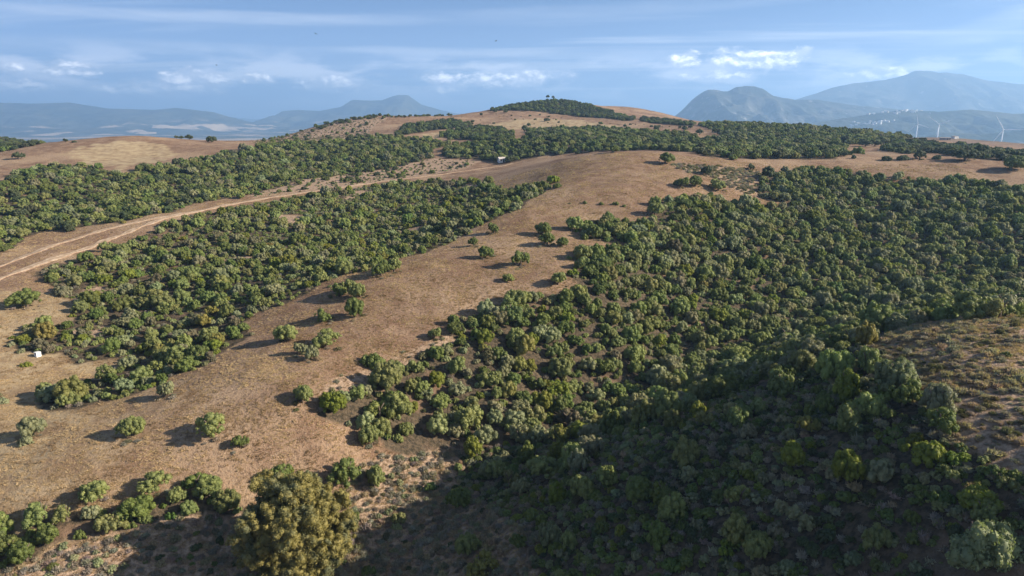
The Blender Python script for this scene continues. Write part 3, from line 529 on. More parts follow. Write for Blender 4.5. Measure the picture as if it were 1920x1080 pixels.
# ---------------------------------------------------------------- the ground sheet
def build_ground():
    ys = [-400.0]
    while ys[-1] < 24000:
        y = ys[-1]; ys.append(y + (25 if y < 30 else max(0.85, 0.0058 * y) if y < 1300 else 0.025 * y))
    ys = np.array(ys); ns = 460
    q = np.linspace(-1, 1, ns); s = 1.0 * q + 0.75 * q ** 5
    Y = np.repeat(ys[:, None], ns, 1); X = s[None, :] * (70 + 0.86 * np.abs(Y))
    Z = ground_z(X, Y)
    nr = len(ys)
    i = np.arange(nr * ns).reshape(nr, ns)
    f = np.stack([i[:-1, :-1], i[:-1, 1:], i[1:, 1:], i[1:, :-1]], -1).reshape(-1, 4)
    me = mesh_np('ground', np.stack([X, Y, Z], -1).reshape(-1, 3), [f], smooth=True)
    x, y = X.ravel(), Y.ravel(); d = np.hypot(x, y)
    wx, wy = wobble(x, y, 2.5)
    wood = np.zeros(x.shape); scrub = np.zeros(x.shape); pale = np.zeros(x.shape)
    for k in ('valley_thicket', 'upper_woods', 'knoll_clump', 'copse', 'belt', 'far_clumps', 'hilltop_wood', 'shoulder_wood', 'grove', 'shaded_slope', 'gully_hedge'):
        wood = np.maximum(wood, inside(AREAS[k], wx, wy))
    for k in ('scrub_hill', 'gully_scrub', 'brown_top', 'gully_bank', 'field_fringe', 'plateau_scrub', 'verge_scrub'):
        scrub = np.maximum(scrub, inside(AREAS[k], wx, wy))
    clear = inside(AREAS['valley_thicket'], wx, wy) & (fbm(x / 17, y / 17, 3, 201) < -.25)
    wood[clear] = 0; scrub[clear] = 1
    for k in (DOME_PALE, HILL_PALE):
        wx2, wy2 = wobble(x, y, 14); pale = np.maximum(pale, inside(k, wx2, wy2))
    pale = np.maximum(pale, ((x < -46 - 0.15 * (y - 100)) & (y > 60) & (y < 160)) * np.clip((-46 - 0.15 * (y - 100) - x) / 25, 0, 1) * 0.8)
    fattr(me, 'wood', wood); fattr(me, 'scrub', scrub * (1 - wood)); fattr(me, 'pale', pale)
    fattr(me, 'far', np.clip((d - 950) / 250, 0, 1))
    o = link('ground', me, ground_material()); tag(o, kind='structure')

def build_strip(name, pts, width, material, lift, rag):
    p = np.array(pts, dtype=np.float64)
    seg = np.hypot(*np.diff(p, axis=0).T); t = np.concatenate([[0], np.cumsum(seg)])
    n = int(t[-1] / 1.1) + 2; tt = np.linspace(0, t[-1], n)
    # smooth the corners
    x = np.interp(tt, t, p[:, 0]); y = np.interp(tt, t, p[:, 1])
    for _ in range(14):
        x[1:-1] = (x[:-2] + 2 * x[1:-1] + x[2:]) / 4; y[1:-1] = (y[:-2] + 2 * y[1:-1] + y[2:]) / 4
    dx = np.gradient(x); dy = np.gradient(y); l = np.hypot(dx, dy); nx, ny = -dy / l, dx / l
    w = width / 2 * (1 + rag * fbm(tt / 4, tt * 0 + 3, 3, 77) * 2)
    m = 11; V = []
    for k in np.linspace(-1, 1, m):
        xx = x + nx * w * k; yy = y + ny * w * k
        V.append(np.stack([xx, yy, ground_z(xx, yy) + lift * (1.0 if abs(k) < 0.99 else -0.5)], -1))
    V = np.stack(V, 1).reshape(-1, 3); i = np.arange(n * m).reshape(n, m)
    f = np.stack([i[:-1, :-1], i[:-1, 1:], i[1:, 1:], i[1:, :-1]], -1).reshape(-1, 4)[:, ::-1]
    me = mesh_np(name, V, [f], True); fattr(me, 'across', np.tile(np.linspace(-1, 1, m), n)); o = link(name, me, material); tag(o, kind='structure')
    return x, y
def track_material():
    m, N, L = mat('pale_dirt'); b = NB(m)
    pos = b.n('ShaderNodeNewGeometry').outputs['Position']
    f = b.noise(pos, 0.7, 5, 0.65); g = b.noise(pos, 4.0, 3, 0.6)
    c = b.mix(b.ramp(f, 0.35, 0.65), (0.34, 0.245, 0.155), (0.55, 0.43, 0.30))
    c = b.mix(b.math('MULTIPLY', b.ramp(g, 0.5, 0.7), 0.4), c, (0.28, 0.19, 0.12))
    ac = b.math('ABSOLUTE', b.attr('across').outputs['Fac'])
    rough_edge = b.math('ADD', ac, b.math('MULTIPLY', b.math('SUBTRACT', b.noise(pos, 1.3, 4, 0.65), 0.5), 0.9))
    verge = b.mix(b.ramp(g, 0.4, 0.6), (0.23, 0.135, 0.08), (0.40, 0.26, 0.16))
    c = b.mix(b.ramp(rough_edge, 0.72, 0.92), c, verge)
    c = b.mix(b.math('MULTIPLY', b.ramp(rough_edge, 0.30, 0.10), 0.75), c, verge)
    b.out(b.bsdf(c, 0.95, 0.05, b.bump(f, 0.6, 0.1)))
    return m

build_ground()
DIRT = track_material()
track_xy = build_strip('dirt_track', TRACK, 2.3, DIRT, 0.14, 0.9)
cart_xy = build_strip('cart_track', CART_TRACK, 1.8, DIRT, 0.12, 0.9)

# ---------------------------------------------------------------- far mountains, each a relief with its own depth
def mountain_material(name, lo, hi, rock, fields):
    m, N, L = mat(name); b = NB(m)
    pos = b.n('ShaderNodeNewGeometry').outputs['Position']
    c = b.mix(b.ramp(b.noise(pos, 0.0035, 6, 0.62), 0.38, 0.64), lo, hi)
    c = b.mix(b.math('MULTIPLY', b.ramp(b.noise(pos, 0.012, 4, 0.6), 0.60, 0.70), rock), c, (0.42, 0.39, 0.35))
    if fields:
        vo = b.n('ShaderNodeTexVoronoi'); vo.inputs['Scale'].default_value = 0.0045; L.new(pos, vo.inputs['Vector'])
        sc = b.n('ShaderNodeSeparateColor'); L.new(vo.outputs['Color'], sc.inputs[0])
        sx = b.n('ShaderNodeSeparateXYZ'); L.new(pos, sx.inputs[0])
        low = b.ramp(sx.outputs[2], fields, fields - 90)
        c = b.mix(b.math('MULTIPLY', b.math('MULTIPLY', b.ramp(sc.outputs[0], 0.62, 0.66), low), b.ramp(b.noise(pos, 0.0014, 3, 0.5), 0.45, 0.55)), c, (0.48, 0.38, 0.26))
    b.out(b.bsdf(c, 1.0, 0.0, b.bump(b.noise(pos, 0.01, 6, 0.65), 1.0, 22.0)))
    return m
def mountain(name, profile, Y0, front, back, material, seed, rough=0.30, ridge_bend=0.0, base=-150):
    """profile: (x at the ridge, height) in metres; the relief falls off to the front and back of a ridge line at Y0"""
    pr = np.array(profile); nx = int((pr[-1, 0] - pr[0, 0]) / (Y0 * 0.0030)); ny = 110
    xs = np.linspace(pr[0, 0], pr[-1, 0], nx); q = np.linspace(-1, 1, ny)
    off = np.where(q < 0, np.abs(q) ** 1.3 * -front, np.abs(q) ** 1.3 * back)
    X, O = np.meshgrid(xs, off)
    bend = ridge_bend * fbm(xs / (Y0 * 0.1), xs * 0 + seed, 3, seed)[None, :] * Y0 * 0.2
    Hh = np.interp(xs, pr[:, 0], pr[:, 1])[None, :] - base
    fall = np.where(O < 0, 1 + O / front, 1 - O / back)
    fall = fall ** 1.35
    sc = Y0 * 0.045
    rid = 1 - np.abs(fbm(X / sc, O / (sc * 1.6) + 5, 5, seed)) * 4
    k = np.clip(np.abs(O) / (0.35 * front), 0, 1)
    Z = base + Hh * fall * (1 - rough * k * (1 - np.clip(rid, 0, 1)) * 1.6) + Hh * 0.022 * fbm(X / (sc * .25), O / (sc * .25), 4, seed + 3)
    Yw = Y0 + O + bend
    i = np.arange(nx * ny).reshape(ny, nx)
    f = np.stack([i[:-1, :-1], i[:-1, 1:], i[1:, 1:], i[1:, :-1]], -1).reshape(-1, 4)
    o = link(name, mesh_np(name, np.stack([X, Yw, Z], -1).reshape(-1, 3), [f], True), material)
    tag(o, kind='structure')
    return lambda px, po: float(np.interp(px, pr[:, 0], pr[:, 1]))
GREEN_M = mountain_material('wooded_mountain', (0.030, 0.042, 0.028), (0.075, 0.080, 0.048), 0.25, 0)
FOOT_M = mountain_material('farmed_foothill', (0.035, 0.045, 0.028), (0.09, 0.09, 0.055), 0.15, 20)
ROCK_M = mountain_material('rocky_mountain', (0.045, 0.052, 0.038), (0.13, 0.125, 0.10), 0.6, 0)
for prof in MOUNTAINS:
    mountain(prof[0], prof[1], prof[2], prof[3], prof[4], {'g': GREEN_M, 'f': FOOT_M, 'r': ROCK_M}[prof[5]], prof[6], prof[7])

# ---------------------------------------------------------------- plants: meshes
rng = np.random.default_rng(7)
def ico(sub):
    t = (1 + 5 ** 0.5) / 2
    v = [(-1, t, 0), (1, t, 0), (-1, -t, 0), (1, -t, 0), (0, -1, t), (0, 1, t), (0, -1, -t), (0, 1, -t), (t, 0, -1), (t, 0, 1), (-t, 0, -1), (-t, 0, 1)]
    v = [Vector(p).normalized() for p in v]
    f = [(0, 11, 5), (0, 5, 1), (0, 1, 7), (0, 7, 10), (0, 10, 11), (1, 5, 9), (5, 11, 4), (11, 10, 2), (10, 7, 6), (7, 1, 8), (3, 9, 4), (3, 4, 2), (3, 2, 6), (3, 6, 8), (3, 8, 9), (4, 9, 5), (2, 4, 11), (6, 2, 10), (8, 6, 7), (9, 8, 1)]
    for _ in range(sub):
        c = {}; g = []
        def md(a, b):
            k = (min(a, b), max(a, b))
            if k not in c: v.append(((v[a] + v[b]) / 2).normalized()); c[k] = len(v) - 1
            return c[k]
        for a, b, d in f:
            x, y, z = md(a, b), md(b, d), md(d, a); g += [(a, x, z), (b, y, x), (d, z, y), (x, y, z)]
        f = g
    return np.array([tuple(p) for p in v]), np.array(f)
ICO1, ICO2 = ico(1), ico(2)
def unit(v): return v / (np.linalg.norm(v, axis=-1, keepdims=True) + 1e-9)
def crown_mesh(name, lobes, leaf, per_area, seed, core=0.84, jitter=0.60, droop=0.0, floor=None):
    """lobes: (n,4) centre+radius. A lumpy solid core under a coat of leaf-sized faces."""
    r = np.random.default_rng(seed); V = []; T = []; Q = []; k = 0
    iv, if_ = ICO1
    for cx, cy_, cz, rad in lobes:
        n = iv * (1 + 0.16 * r.standard_normal((len(iv), 1)))
        p = n * rad * core + (cx, cy_, cz)
        V.append(p); T.append(if_ + k); k += len(p)
    for li, (cx, cy_, cz, rad) in enumerate(lobes):
        n = int(per_area * 1.25 * 4 * math.pi * rad * rad / (leaf * leaf))
        d = unit(r.standard_normal((n, 3))); rr = rad * (0.90 + 0.20 * r.random((n, 1)))
        p = d * rr + (cx, cy_, cz)
        keep = np.ones(n, dtype=bool)
        for lj, (ax, ay, az_, ar) in enumerate(lobes):
            if lj != li: keep &= (((p - (ax, ay, az_)) ** 2).sum(1) > (0.72 * ar) ** 2)
        if floor is not None: keep &= p[:, 2] > floor
        p = p[keep]; d = d[keep]; n = len(p)
        if n == 0: continue
        nn = unit(d + jitter * r.standard_normal((n, 3)) + (0, 0, 0.25))
        a = unit(np.cross(nn, unit(r.standard_normal((n, 3))))); b_ = np.cross(nn, a)
        s = leaf * (0.6 + 0.8 * r.random((n, 1)))
        a = a * s; b_ = b_ * s * 0.62
        c0 = p - a * 0.5; c2 = p + a * 0.5; c1 = p + b_ * 0.5 - nn * s * 0.10; c3 = p - b_ * 0.5 - nn * s * 0.10
        V.append(np.stack([c0, c1, c2, c3], 1).reshape(-1, 3))
        Q.append(np.arange(n * 4).reshape(-1, 4) + k); k += n * 4
    V = np.concatenate(V)
    # light per-leaf variation
    me = mesh_np(name, V, [np.concatenate(T)] + ([np.concatenate(Q)] if Q else []))
    return me
def dome_lobes(r, n, flat=0.75, low=0.30, rad=(0.15, 0.27), spread=0.74, lean=0.0, parts=None):
    """clumps over one to three merged domes, with a few strays so that the outline is uneven"""
    L = []; parts = parts or r.choice((1, 2, 2, 3))
    for s in range(parts):
        t0 = r.uniform(0, 6.28); k = 1.0 if parts == 1 else r.uniform(.55, .82); off = 0 if parts == 1 else 1.0 - k * .92
        ox, oy, oz = math.cos(t0 + 2.1 * s) * off, math.sin(t0 + 2.1 * s) * off, r.uniform(-.06, .10) if parts > 1 else 0
        L.append((ox, oy, low + (0.40 * k + oz) * flat, 0.56 * k * min(1.0, flat)))
        m = max(9, int(n * k * k))
        for i in range(m):
            a = 2.399963 * i + r.uniform(-.6, .6); u = -0.30 + 1.28 * (i + 0.5) / m + r.uniform(-.06, .06)
            ring = math.sqrt(max(0.01, 1 - max(u, 0) ** 2)) * spread * k * r.uniform(0.78, 1.14)
            rr = (rad[0] + (rad[1] - rad[0]) * r.random() ** 1.7) * (.6 + .4 * k)
            if r.random() < .14: ring *= 1.22; rr *= .7
            L.append((ox + math.cos(a) * ring + lean * u, oy + math.sin(a) * ring, low + oz * flat + (u * 0.72 + 0.24) * flat * k + r.uniform(-.04, .05), rr))
    return np.array(L)
def foliage_material(name, gloss=0.25, patch=0):
    m, N, L = mat(name); b = NB(m)
    tint = b.attr('tint', 'INSTANCER').outputs['Vector']
    tcn = b.n('ShaderNodeTexCoord'); geo = b.n('ShaderNodeNewGeometry')
    f = b.noise(tcn.outputs['Object'], 2.2, 3, 0.6)
    rp = geo.outputs['Random Per Island']
    c = b.mix(b.ramp(f, 0.3, 0.7), (0.78, 0.80, 0.78), (1.18, 1.15, 1.05))
    if patch: c = b.mix(b.ramp(b.noise(tcn.outputs['Object'], patch, 3, 0.6), 0.46, 0.62), c, (0.62, 0.74, 1.05))
    c = b.mix(1.0, c, tint, 'MULTIPLY')
    c = b.mix(b.math('MULTIPLY', b.ramp(rp, 0.1, 1.0), 0.35), c, b.mix(1.0, c, (1.65, 1.5, 1.35), 'MULTIPLY'))
    p = b.n('ShaderNodeBsdfPrincipled'); b.put(p.inputs['Base Color'], c); p.inputs['Roughness'].default_value = 0.6; p.inputs['Specular IOR Level'].default_value = gloss
    tr = b.n('ShaderNodeBsdfTranslucent'); b.put(tr.inputs[0], b.mix(1.0, c, (1.1, 1.25, 0.6), 'MULTIPLY'))
    mx = b.n('ShaderNodeMixShader'); mx.inputs[0].default_value = 0.30
    L.new(p.outputs[0], mx.inputs[1]); L.new(tr.outputs[0], mx.inputs[2])
    b.out(mx.outputs[0])
    return m
LEAF = foliage_material('foliage')
TWIG = foliage_material('dry_twigs', 0.05)
EUC_LEAF = foliage_material('eucalyptus_leaves', 0.25, 0.34)
BARK = plain('grey_bark', (0.15, 0.115, 0.085), 0.9, 0.1, 0.3, 6)
PALE_BARK = plain('pale_bark', (0.42, 0.37, 0.31), 0.8, 0.15, 0.25, 2)

prng = random.Random(11)
# unit plants: crown radius about 1, standing on z = 0
CROWN = {'tree': [], 'shrub': [], 'dry': [], 'pine': [], 'oak': [], 'lone': []}
for i in range(9):
    lb = dome_lobes(prng, prng.randint(46, 64), prng.uniform(0.95, 1.12), 0.28, (0.09, 0.31), prng.uniform(.70, .84), prng.uniform(-.12, .12))
    me = crown_mesh('tree_crown', lb, 0.075, 1.0, 100 + i); me.materials.append(LEAF); CROWN['tree'].append(me)
for i in range(6):
    lb = dome_lobes(prng, prng.randint(24, 36), prng.uniform(0.75, 0.95), -0.02, (0.16, 0.31), prng.uniform(.70, .80))
    me = crown_mesh('shrub_crown', lb, 0.115, 1.0, 200 + i, floor=-0.05); me.materials.append(LEAF); CROWN['shrub'].append(me)
for i in range(6):
    lb = dome_lobes(prng, prng.randint(46, 60), prng.uniform(0.85, 1.0), 0.38, (0.10, 0.30), prng.uniform(.74, .84), prng.uniform(-.12, .12))
    me = crown_mesh('lone_crown', lb, 0.075, 1.0, 150 + i); me.materials.append(LEAF); CROWN['lone'].append(me)
for i in range(2):
    lb = dome_lobes(prng, 16, 0.45, 1.5, (0.22, 0.36), .68, parts=1)
    me = crown_mesh('pine_crown', lb, 0.14, 1.0, 300 + i); me.materials.append(LEAF); CROWN['pine'].append(me)
lb = dome_lobes(prng, 70, 0.85, 0.35, (0.12, 0.22), .80, parts=3)
me = crown_mesh('oak_crown', lb, 0.08, 1.1, 320); me.materials.append(LEAF); CROWN['oak'].append(me)
def dry_mesh(seed):
    """cushion of bare twigs: thin blades fanning out over a small dark core"""
    r = np.random.default_rng(seed); n = 420
    d = unit(r.standard_normal((n, 3)) * (1, 1, .75) + (0, 0, .55)); d[:, 2] = np.abs(d[:, 2])
    o = r.standard_normal((n, 3)) * (.30, .30, .10); o[:, 2] = np.abs(o[:, 2])
    ln = (0.45 + 0.4 * r.random((n, 1))); tip = o + d * ln * (1, 1, 1.0); side = unit(np.cross(d, r.standard_normal((n, 3)))) * (0.05 + 0.05 * r.random((n, 1)))
    mid = o + d * ln * 0.6
    V = np.stack([o, mid + side, tip, mid - side], 1).reshape(-1, 3); Q = np.arange(n * 4).reshape(-1, 4)
    iv, if_ = ICO1; c = iv * (0.62, 0.62, 0.42) * (1 + .2 * r.standard_normal((len(iv), 1))) + (0, 0, 0.16)
    return mesh_np('dry_brush', np.concatenate([V, c]), [Q, if_ + len(V)])
for i in range(4):
    me = dry_mesh(400 + i); me.materials.append(TWIG); CROWN['dry'].append(me)
def trunk_mesh(seed, h=0.9, rad=0.075):
    r = random.Random(seed); g = Geo(); a = r.uniform(-.08, .08); c = r.uniform(-.08, .08)
    top = Vector((a, c, h * .55))
    g.tube([(0, 0, -0.12), (a * .4, c * .4, h * .25), top], [rad * 1.25, rad, rad * .85], 7)
    for k in range(3):
        t = 2.1 * k + r.uniform(0, 1); e = top + Vector((math.cos(t) * .34, math.sin(t) * .34, h * .5))
        g.tube([top - Vector((0, 0, .03)), (top + e) / 2 + Vector((0, 0, .05)), e], [rad * .7, rad * .5, rad * .3], 5)
    return g.mesh('trunk', True)
TRUNKS = [trunk_mesh(i, 1.0, .085) for i in range(4)]
STEMS = [trunk_mesh(60 + i, .42, .07) for i in range(3)]
PINE_TRUNK = trunk_mesh(50, 2.0, 0.08)
for t in TRUNKS + STEMS + [PINE_TRUNK]: t.materials.append(BARK)

COLOURS = {'olive': (0.215, 0.240, 0.086), 'grey': (0.240, 0.248, 0.138), 'green': (0.135, 0.168, 0.048), 'dark': (0.078, 0.098, 0.044),
           'bright': (0.175, 0.200, 0.032), 'yellow': (0.225, 0.212, 0.060), 'brown': (0.155, 0.142, 0.085), 'twig': (0.345, 0.280, 0.210), 'ashen': (0.280, 0.250, 0.215)}
WORDS = {'olive': 'olive-green', 'grey': 'grey-green', 'green': 'deep green', 'dark': 'dark green', 'bright': 'bright yellow-green', 'yellow': 'yellowish', 'brown': 'brownish', 'twig': 'straw-brown', 'ashen': 'ash-grey'}

# ---------------------------------------------------------------- plants: where they grow
#  area: rows of (kind, spacing m, width min, width max, aspect min, aspect max, {colour: weight}, patchiness)
O_ = {'olive': 5, 'grey': 3, 'green': 3}
GROWTH = {
 'valley_thicket': [('tree', 3.7, 1.8, 5.2, .70, .95, {'olive': 5, 'grey': 3, 'green': 4, 'bright': 1, 'yellow': .4, 'brown': .5}, .28), ('shrub', 1.9, 1.2, 2.3, .55, .8, {'green': 3, 'olive': 4, 'grey': 3, 'bright': 1, 'brown': 1}, .25), ('dry', 2.6, .8, 1.5, .5, .8, {'ashen': 2, 'brown': 2}, .5)],
 'upper_woods': [('tree', 4.7, 2.4, 6.6, .6, .85, {'olive': 4, 'grey': 2, 'green': 6, 'dark': 3}, .18), ('shrub', 2.9, 1.6, 2.8, .55, .75, {'green': 3, 'olive': 4, 'yellow': 1}, .2)],
 'scrub_hill': [('tree', 14, 3, 5, .6, .8, {'dark': 1, 'green': 1}, .5), ('shrub', 6.5, 1.2, 2.2, .4, .6, {'brown': 4, 'green': 1, 'grey': 1}, .3), ('dry', 3.6, .8, 1.6, .4, .6, {'ashen': 1, 'brown': 2}, .1)],
 'far_left_wood': [('tree', 5.0, 4, 6.5, .6, .8, {'dark': 4, 'green': 2}, .1)],
 'knoll_clump': [('tree', 4.8, 4.5, 7, .65, .85, {'dark': 4, 'green': 2}, .05)],
 'copse': [('tree', 4.8, 4.2, 6.5, .65, .85, {'dark': 3, 'green': 3}, .05)],
 'belt': [('tree', 4.9, 4.0, 7.0, .62, .85, {'green': 5, 'dark': 3, 'olive': 2, 'grey': 1}, .08)],
 'far_clumps': [('tree', 5.2, 4.5, 8, .55, .75, {'dark': 4, 'green': 2}, .2)],
 'skyline_wood': [('tree', 5.5, 3, 6, .6, .8, {'dark': 4, 'green': 2}, .35)],
 'hill_scatter': [('tree', 17, 2.5, 5, .6, .8, {'dark': 4, 'green': 2}, .8), ('shrub', 9, 1, 2.4, .4, .7, {'brown': 2, 'dark': 2}, .8)],
 'hilltop_wood': [('tree', 4.6, 4, 6.2, .65, .85, {'dark': 4, 'green': 2}, .05)],
 'shoulder_wood': [('tree', 4.8, 4, 6, .6, .8, {'dark': 4, 'green': 2}, .05)],
 'grove': [('tree', 3.35, 2.2, 6.2, .70, .98, {'olive': 6, 'grey': 4, 'green': 4, 'bright': 1.5, 'yellow': .25, 'brown': .2}, .10), ('shrub', 2.0, 1.3, 2.4, .6, .85, {'green': 3, 'olive': 3, 'grey': 3, 'bright': 1}, .3), ('dry', 3.4, .9, 1.6, .5, .8, {'ashen': 2, 'brown': 1}, .6)],
 'shaded_slope': [('tree', 5.1, 2.0, 5.0, .95, 1.3, {'olive': 5, 'grey': 3, 'green': 3, 'yellow': 1, 'bright': 2}, .35), ('shrub', 1.02, .8, 2.3, .4, .8, {'dark': 3, 'green': 6, 'grey': 3, 'bright': 1, 'olive': 2}, .22), ('dry', 1.4, .7, 1.3, .5, .85, {'ashen': 5, 'twig': 1}, .2)],
 'gully_scrub': [('tree', 7, 1.6, 2.8, .8, 1.0, {'olive': 2, 'green': 2}, .5), ('shrub', 2.3, .9, 1.8, .5, .8, {'grey': 4, 'brown': 2, 'dark': 2}, .4), ('dry', 1.0, .6, 1.6, .5, .8, {'ashen': 5, 'twig': 2}, .15)],
 'brown_top': [('shrub', 9, .9, 1.6, .5, .8, {'green': 2, 'grey': 2}, .5), ('dry', .70, .25, 1.5, .3, .7, {'twig': 6, 'ashen': 4, 'brown': 1}, .38)],
 'gully_hedge': [('tree', 2.5, 2.6, 5.0, .75, 1.0, {'olive': 3, 'green': 3}, .05), ('shrub', 2.0, 1.2, 2.2, .6, .8, {'green': 3, 'olive': 2, 'grey': 2}, .2)],
 'gully_bank': [('shrub', 1.9, .9, 1.9, .45, .75, {'grey': 4, 'green': 3, 'brown': 2, 'dark': 2}, .4), ('dry', 1.0, .7, 1.3, .45, .8, {'ashen': 4, 'twig': 3}, .2)],
 'field_fringe': [('shrub', 4.5, .8, 1.5, .5, .7, {'grey': 2, 'green': 2}, .3), ('dry', 1.7, .7, 1.3, .4, .7, {'ashen': 3, 'twig': 3}, .35)],
 'plateau_scrub': [('shrub', 3.6, 1.2, 2, .5, .7, {'grey': 2, 'brown': 2, 'green': 1}, .3), ('dry', 1.9, 1.2, 2.2, .45, .7, {'ashen': 5, 'brown': 2}, .15)],
 'verge_scrub': [('tree', 8, 2.5, 4.5, .6, .8, {'green': 2, 'dark': 2}, .4), ('shrub', 3.4, 1.2, 2.2, .5, .7, {'green': 3, 'brown': 2, 'grey': 2}, .3)],
}
PLACE = {'valley_thicket': 'in the thicket filling the hollow below the dirt track', 'upper_woods': 'in the woods beyond the dirt track', 'scrub_hill': 'on the scrubby far shoulder',
         'far_left_wood': 'in the wood behind the tan dome hill', 'knoll_clump': 'in the far dark clump', 'copse': 'in the far copse', 'belt': 'in the tree belt behind the plateau', 'far_clumps': 'in the clumps below the turbines', 'skyline_wood': 'on the far skyline', 'hill_scatter': 'on the far tan hillside', 'hilltop_wood': 'in the hilltop wood',
         'shoulder_wood': 'in the wood on the far shoulder', 'grove': 'in the dense grove below the bare field', 'shaded_slope': 'on the shaded slope under the brown hilltop', 'gully_scrub': 'in the ashen gully scrub beside the eucalyptus',
         'brown_top': 'on the bare brown hilltop', 'gully_hedge': 'in the hedge along the gully', 'gully_bank': 'on the gully bank below the hedge', 'field_fringe': 'on the sandy fringe between field and grove',
         'plateau_scrub': 'in the grey brush on the plateau', 'verge_scrub': 'on the scrubby verge of the dirt track', 'ridge_field': 'on the bare ridge field'}
AREA_ORDER = list(GROWTH)
solo_xy = np.array([(s[0], s[1], s[2]) for s in SOLO] + [(EUCALYPTUS[0], EUCALYPTUS[1], 7.0), (HOUSE[0], HOUSE[1], 6.0), (TROUGH[0], TROUGH[1], 1.5)])
road_pts = np.concatenate([np.stack(track_xy, 1), np.stack(cart_xy, 1)])
pl = {k: [] for k in ('x', 'y', 'w', 'a', 'c', 'kind', 'area')}
for area in AREA_ORDER:
    P = np.array(AREAS[area]); x0, y0 = P.min(0) - 4; x1, y1 = P.max(0) + 4
    for kind, sp_, w0, w1, a0, a1, cols, patch in GROWTH[area]:
        gx = np.arange(x0, x1, sp_); gy = np.arange(y0, y1, sp_ * .87)
        X, Yy = np.meshgrid(gx, gy); X = X + (np.arange(len(gy)) % 2)[:, None] * sp_ / 2
        X = (X + rng.uniform(-.42, .42, X.shape) * sp_).ravel(); Yy = (Yy + rng.uniform(-.42, .42, Yy.shape) * sp_).ravel()
        wx, wy = wobble(X, Yy, 2.5)
        ok = inside(P, wx, wy)
        if kind != 'dry' and area in ('valley_thicket', 'upper_woods', 'grove', 'belt'):      # stragglers outside, bites inside the edge
            fx, fy = X + 26 * fbm(X / 15, Yy / 15, 2, 71), Yy + 26 * fbm(X / 15, Yy / 15, 2, 83)
            ok = (ok & (inside(P, fx, fy) | (rng.random(X.shape) < .8))) | (inside(P, fx, fy) & (rng.random(X.shape) < .07))
        if area == 'valley_thicket': ok &= fbm(X / 17, Yy / 17, 3, 201) > -.28
        ok &= np.abs(X) < 0.95 * np.abs(Yy) + 25; ok &= Yy > 28
        X = X[ok]; Yy = Yy[ok]
        cs = 14 if kind != 'dry' else 4.5
        cl = fbm(X / cs, Yy / cs, 3, 90 + len(kind)) + 0.5          # open patches
        ok = rng.random(len(X)) > np.clip(patch * 2.4 * (1 - cl) - 0.15 * patch, 0, .95)
        X = X[ok]; Yy = Yy[ok]
        if kind in ('tree', 'shrub'):
            for sx, sy, sw in solo_xy:
                ok = np.hypot(X - sx, Yy - sy) > 0.5 * sw * .75 + (0.9 if kind == 'tree' else .3)
                X = X[ok]; Yy = Yy[ok]
        if kind == 'tree' or kind == 'shrub':
            m = (Yy > 140) & (X < 40)
            if m.any():
                dd = np.full(len(X), 99.0)
                for s0 in range(0, len(X), 2000):
                    dd[s0:s0 + 2000] = np.sqrt(((X[s0:s0 + 2000, None] - road_pts[None, :, 0]) ** 2 + (Yy[s0:s0 + 2000, None] - road_pts[None, :, 1]) ** 2).min(1))
                ok = dd > 2.6; X = X[ok]; Yy = Yy[ok]
        n = len(X)
        # neighbours tend to share a colour
        ck = list(cols); cw = np.cumsum(np.array([cols[k] for k in ck], float)); cw /= cw[-1]
        v = np.clip((fbm(X / 9, Yy / 9, 2, 60 + len(area)) + .5) * .5 + rng.random(n) * .5, 0, .999)
        v = np.argsort(np.argsort(v)) / max(1, n)
        ci = np.searchsorted(cw, v, side='right').clip(0, len(ck) - 1)
        size = w0 + (w1 - w0) * rng.beta(1.1, 1.9, n)
        pl['x'].append(X); pl['y'].append(Yy); pl['w'].append(size); pl['a'].append(rng.uniform(a0, a1, n))
        pl['c'] += [ck[i] for i in ci]; pl['kind'] += [kind] * n; pl['area'] += [area] * n
for sx, sy, sw, sa, sk, sc_, sl_ in SOLO:                         # dry brush and seedlings at the feet of the lone trees
    if sk == 'shrub' or sy > 330: continue
    n = int(rng.integers(3, 8)); t = rng.uniform(0, 6.28, n); q = sw * rng.uniform(.15, .62, n)
    pl['x'].append(sx + np.cos(t) * q); pl['y'].append(sy + np.sin(t) * q); pl['w'].append(rng.uniform(.45, 1.25, n)); pl['a'].append(rng.uniform(.4, .7, n))
    pl['c'] += [('ashen', 'twig', 'brown')[i] for i in rng.integers(0, 3, n)]; pl['kind'] += ['dry'] * n; pl['area'] += ['ridge_field'] * n
PX_, PY_, PW, PA = (np.concatenate(pl[k]) for k in ('x', 'y', 'w', 'a'))
PK, PCc, PAr = np.array(pl['kind']), np.array(pl['c']), np.array(pl['area'])
PZ = ground_z(PX_, PY_) - 0.10 * PW * .3
NV = {k: len(v) for k, v in CROWN.items()}
PV = np.array([rng.integers(0, NV[k]) for k in PK]); PR = rng.uniform(0, 2 * math.pi, len(PX_))
base_col = np.array([COLOURS[c] for c in PCc])
PT = base_col * (0.82 + 0.36 * rng.random((len(PX_), 1))) * (1 + 0.05 * rng.standard_normal((len(PX_), 3))).clip(.85, 1.15)
ASPECT0 = {'lone': 0.76, 'tree': 0.76, 'shrub': 0.55, 'dry': 0.5, 'pine': 1.1, 'oak': 0.75}      # unit height / width of the meshes

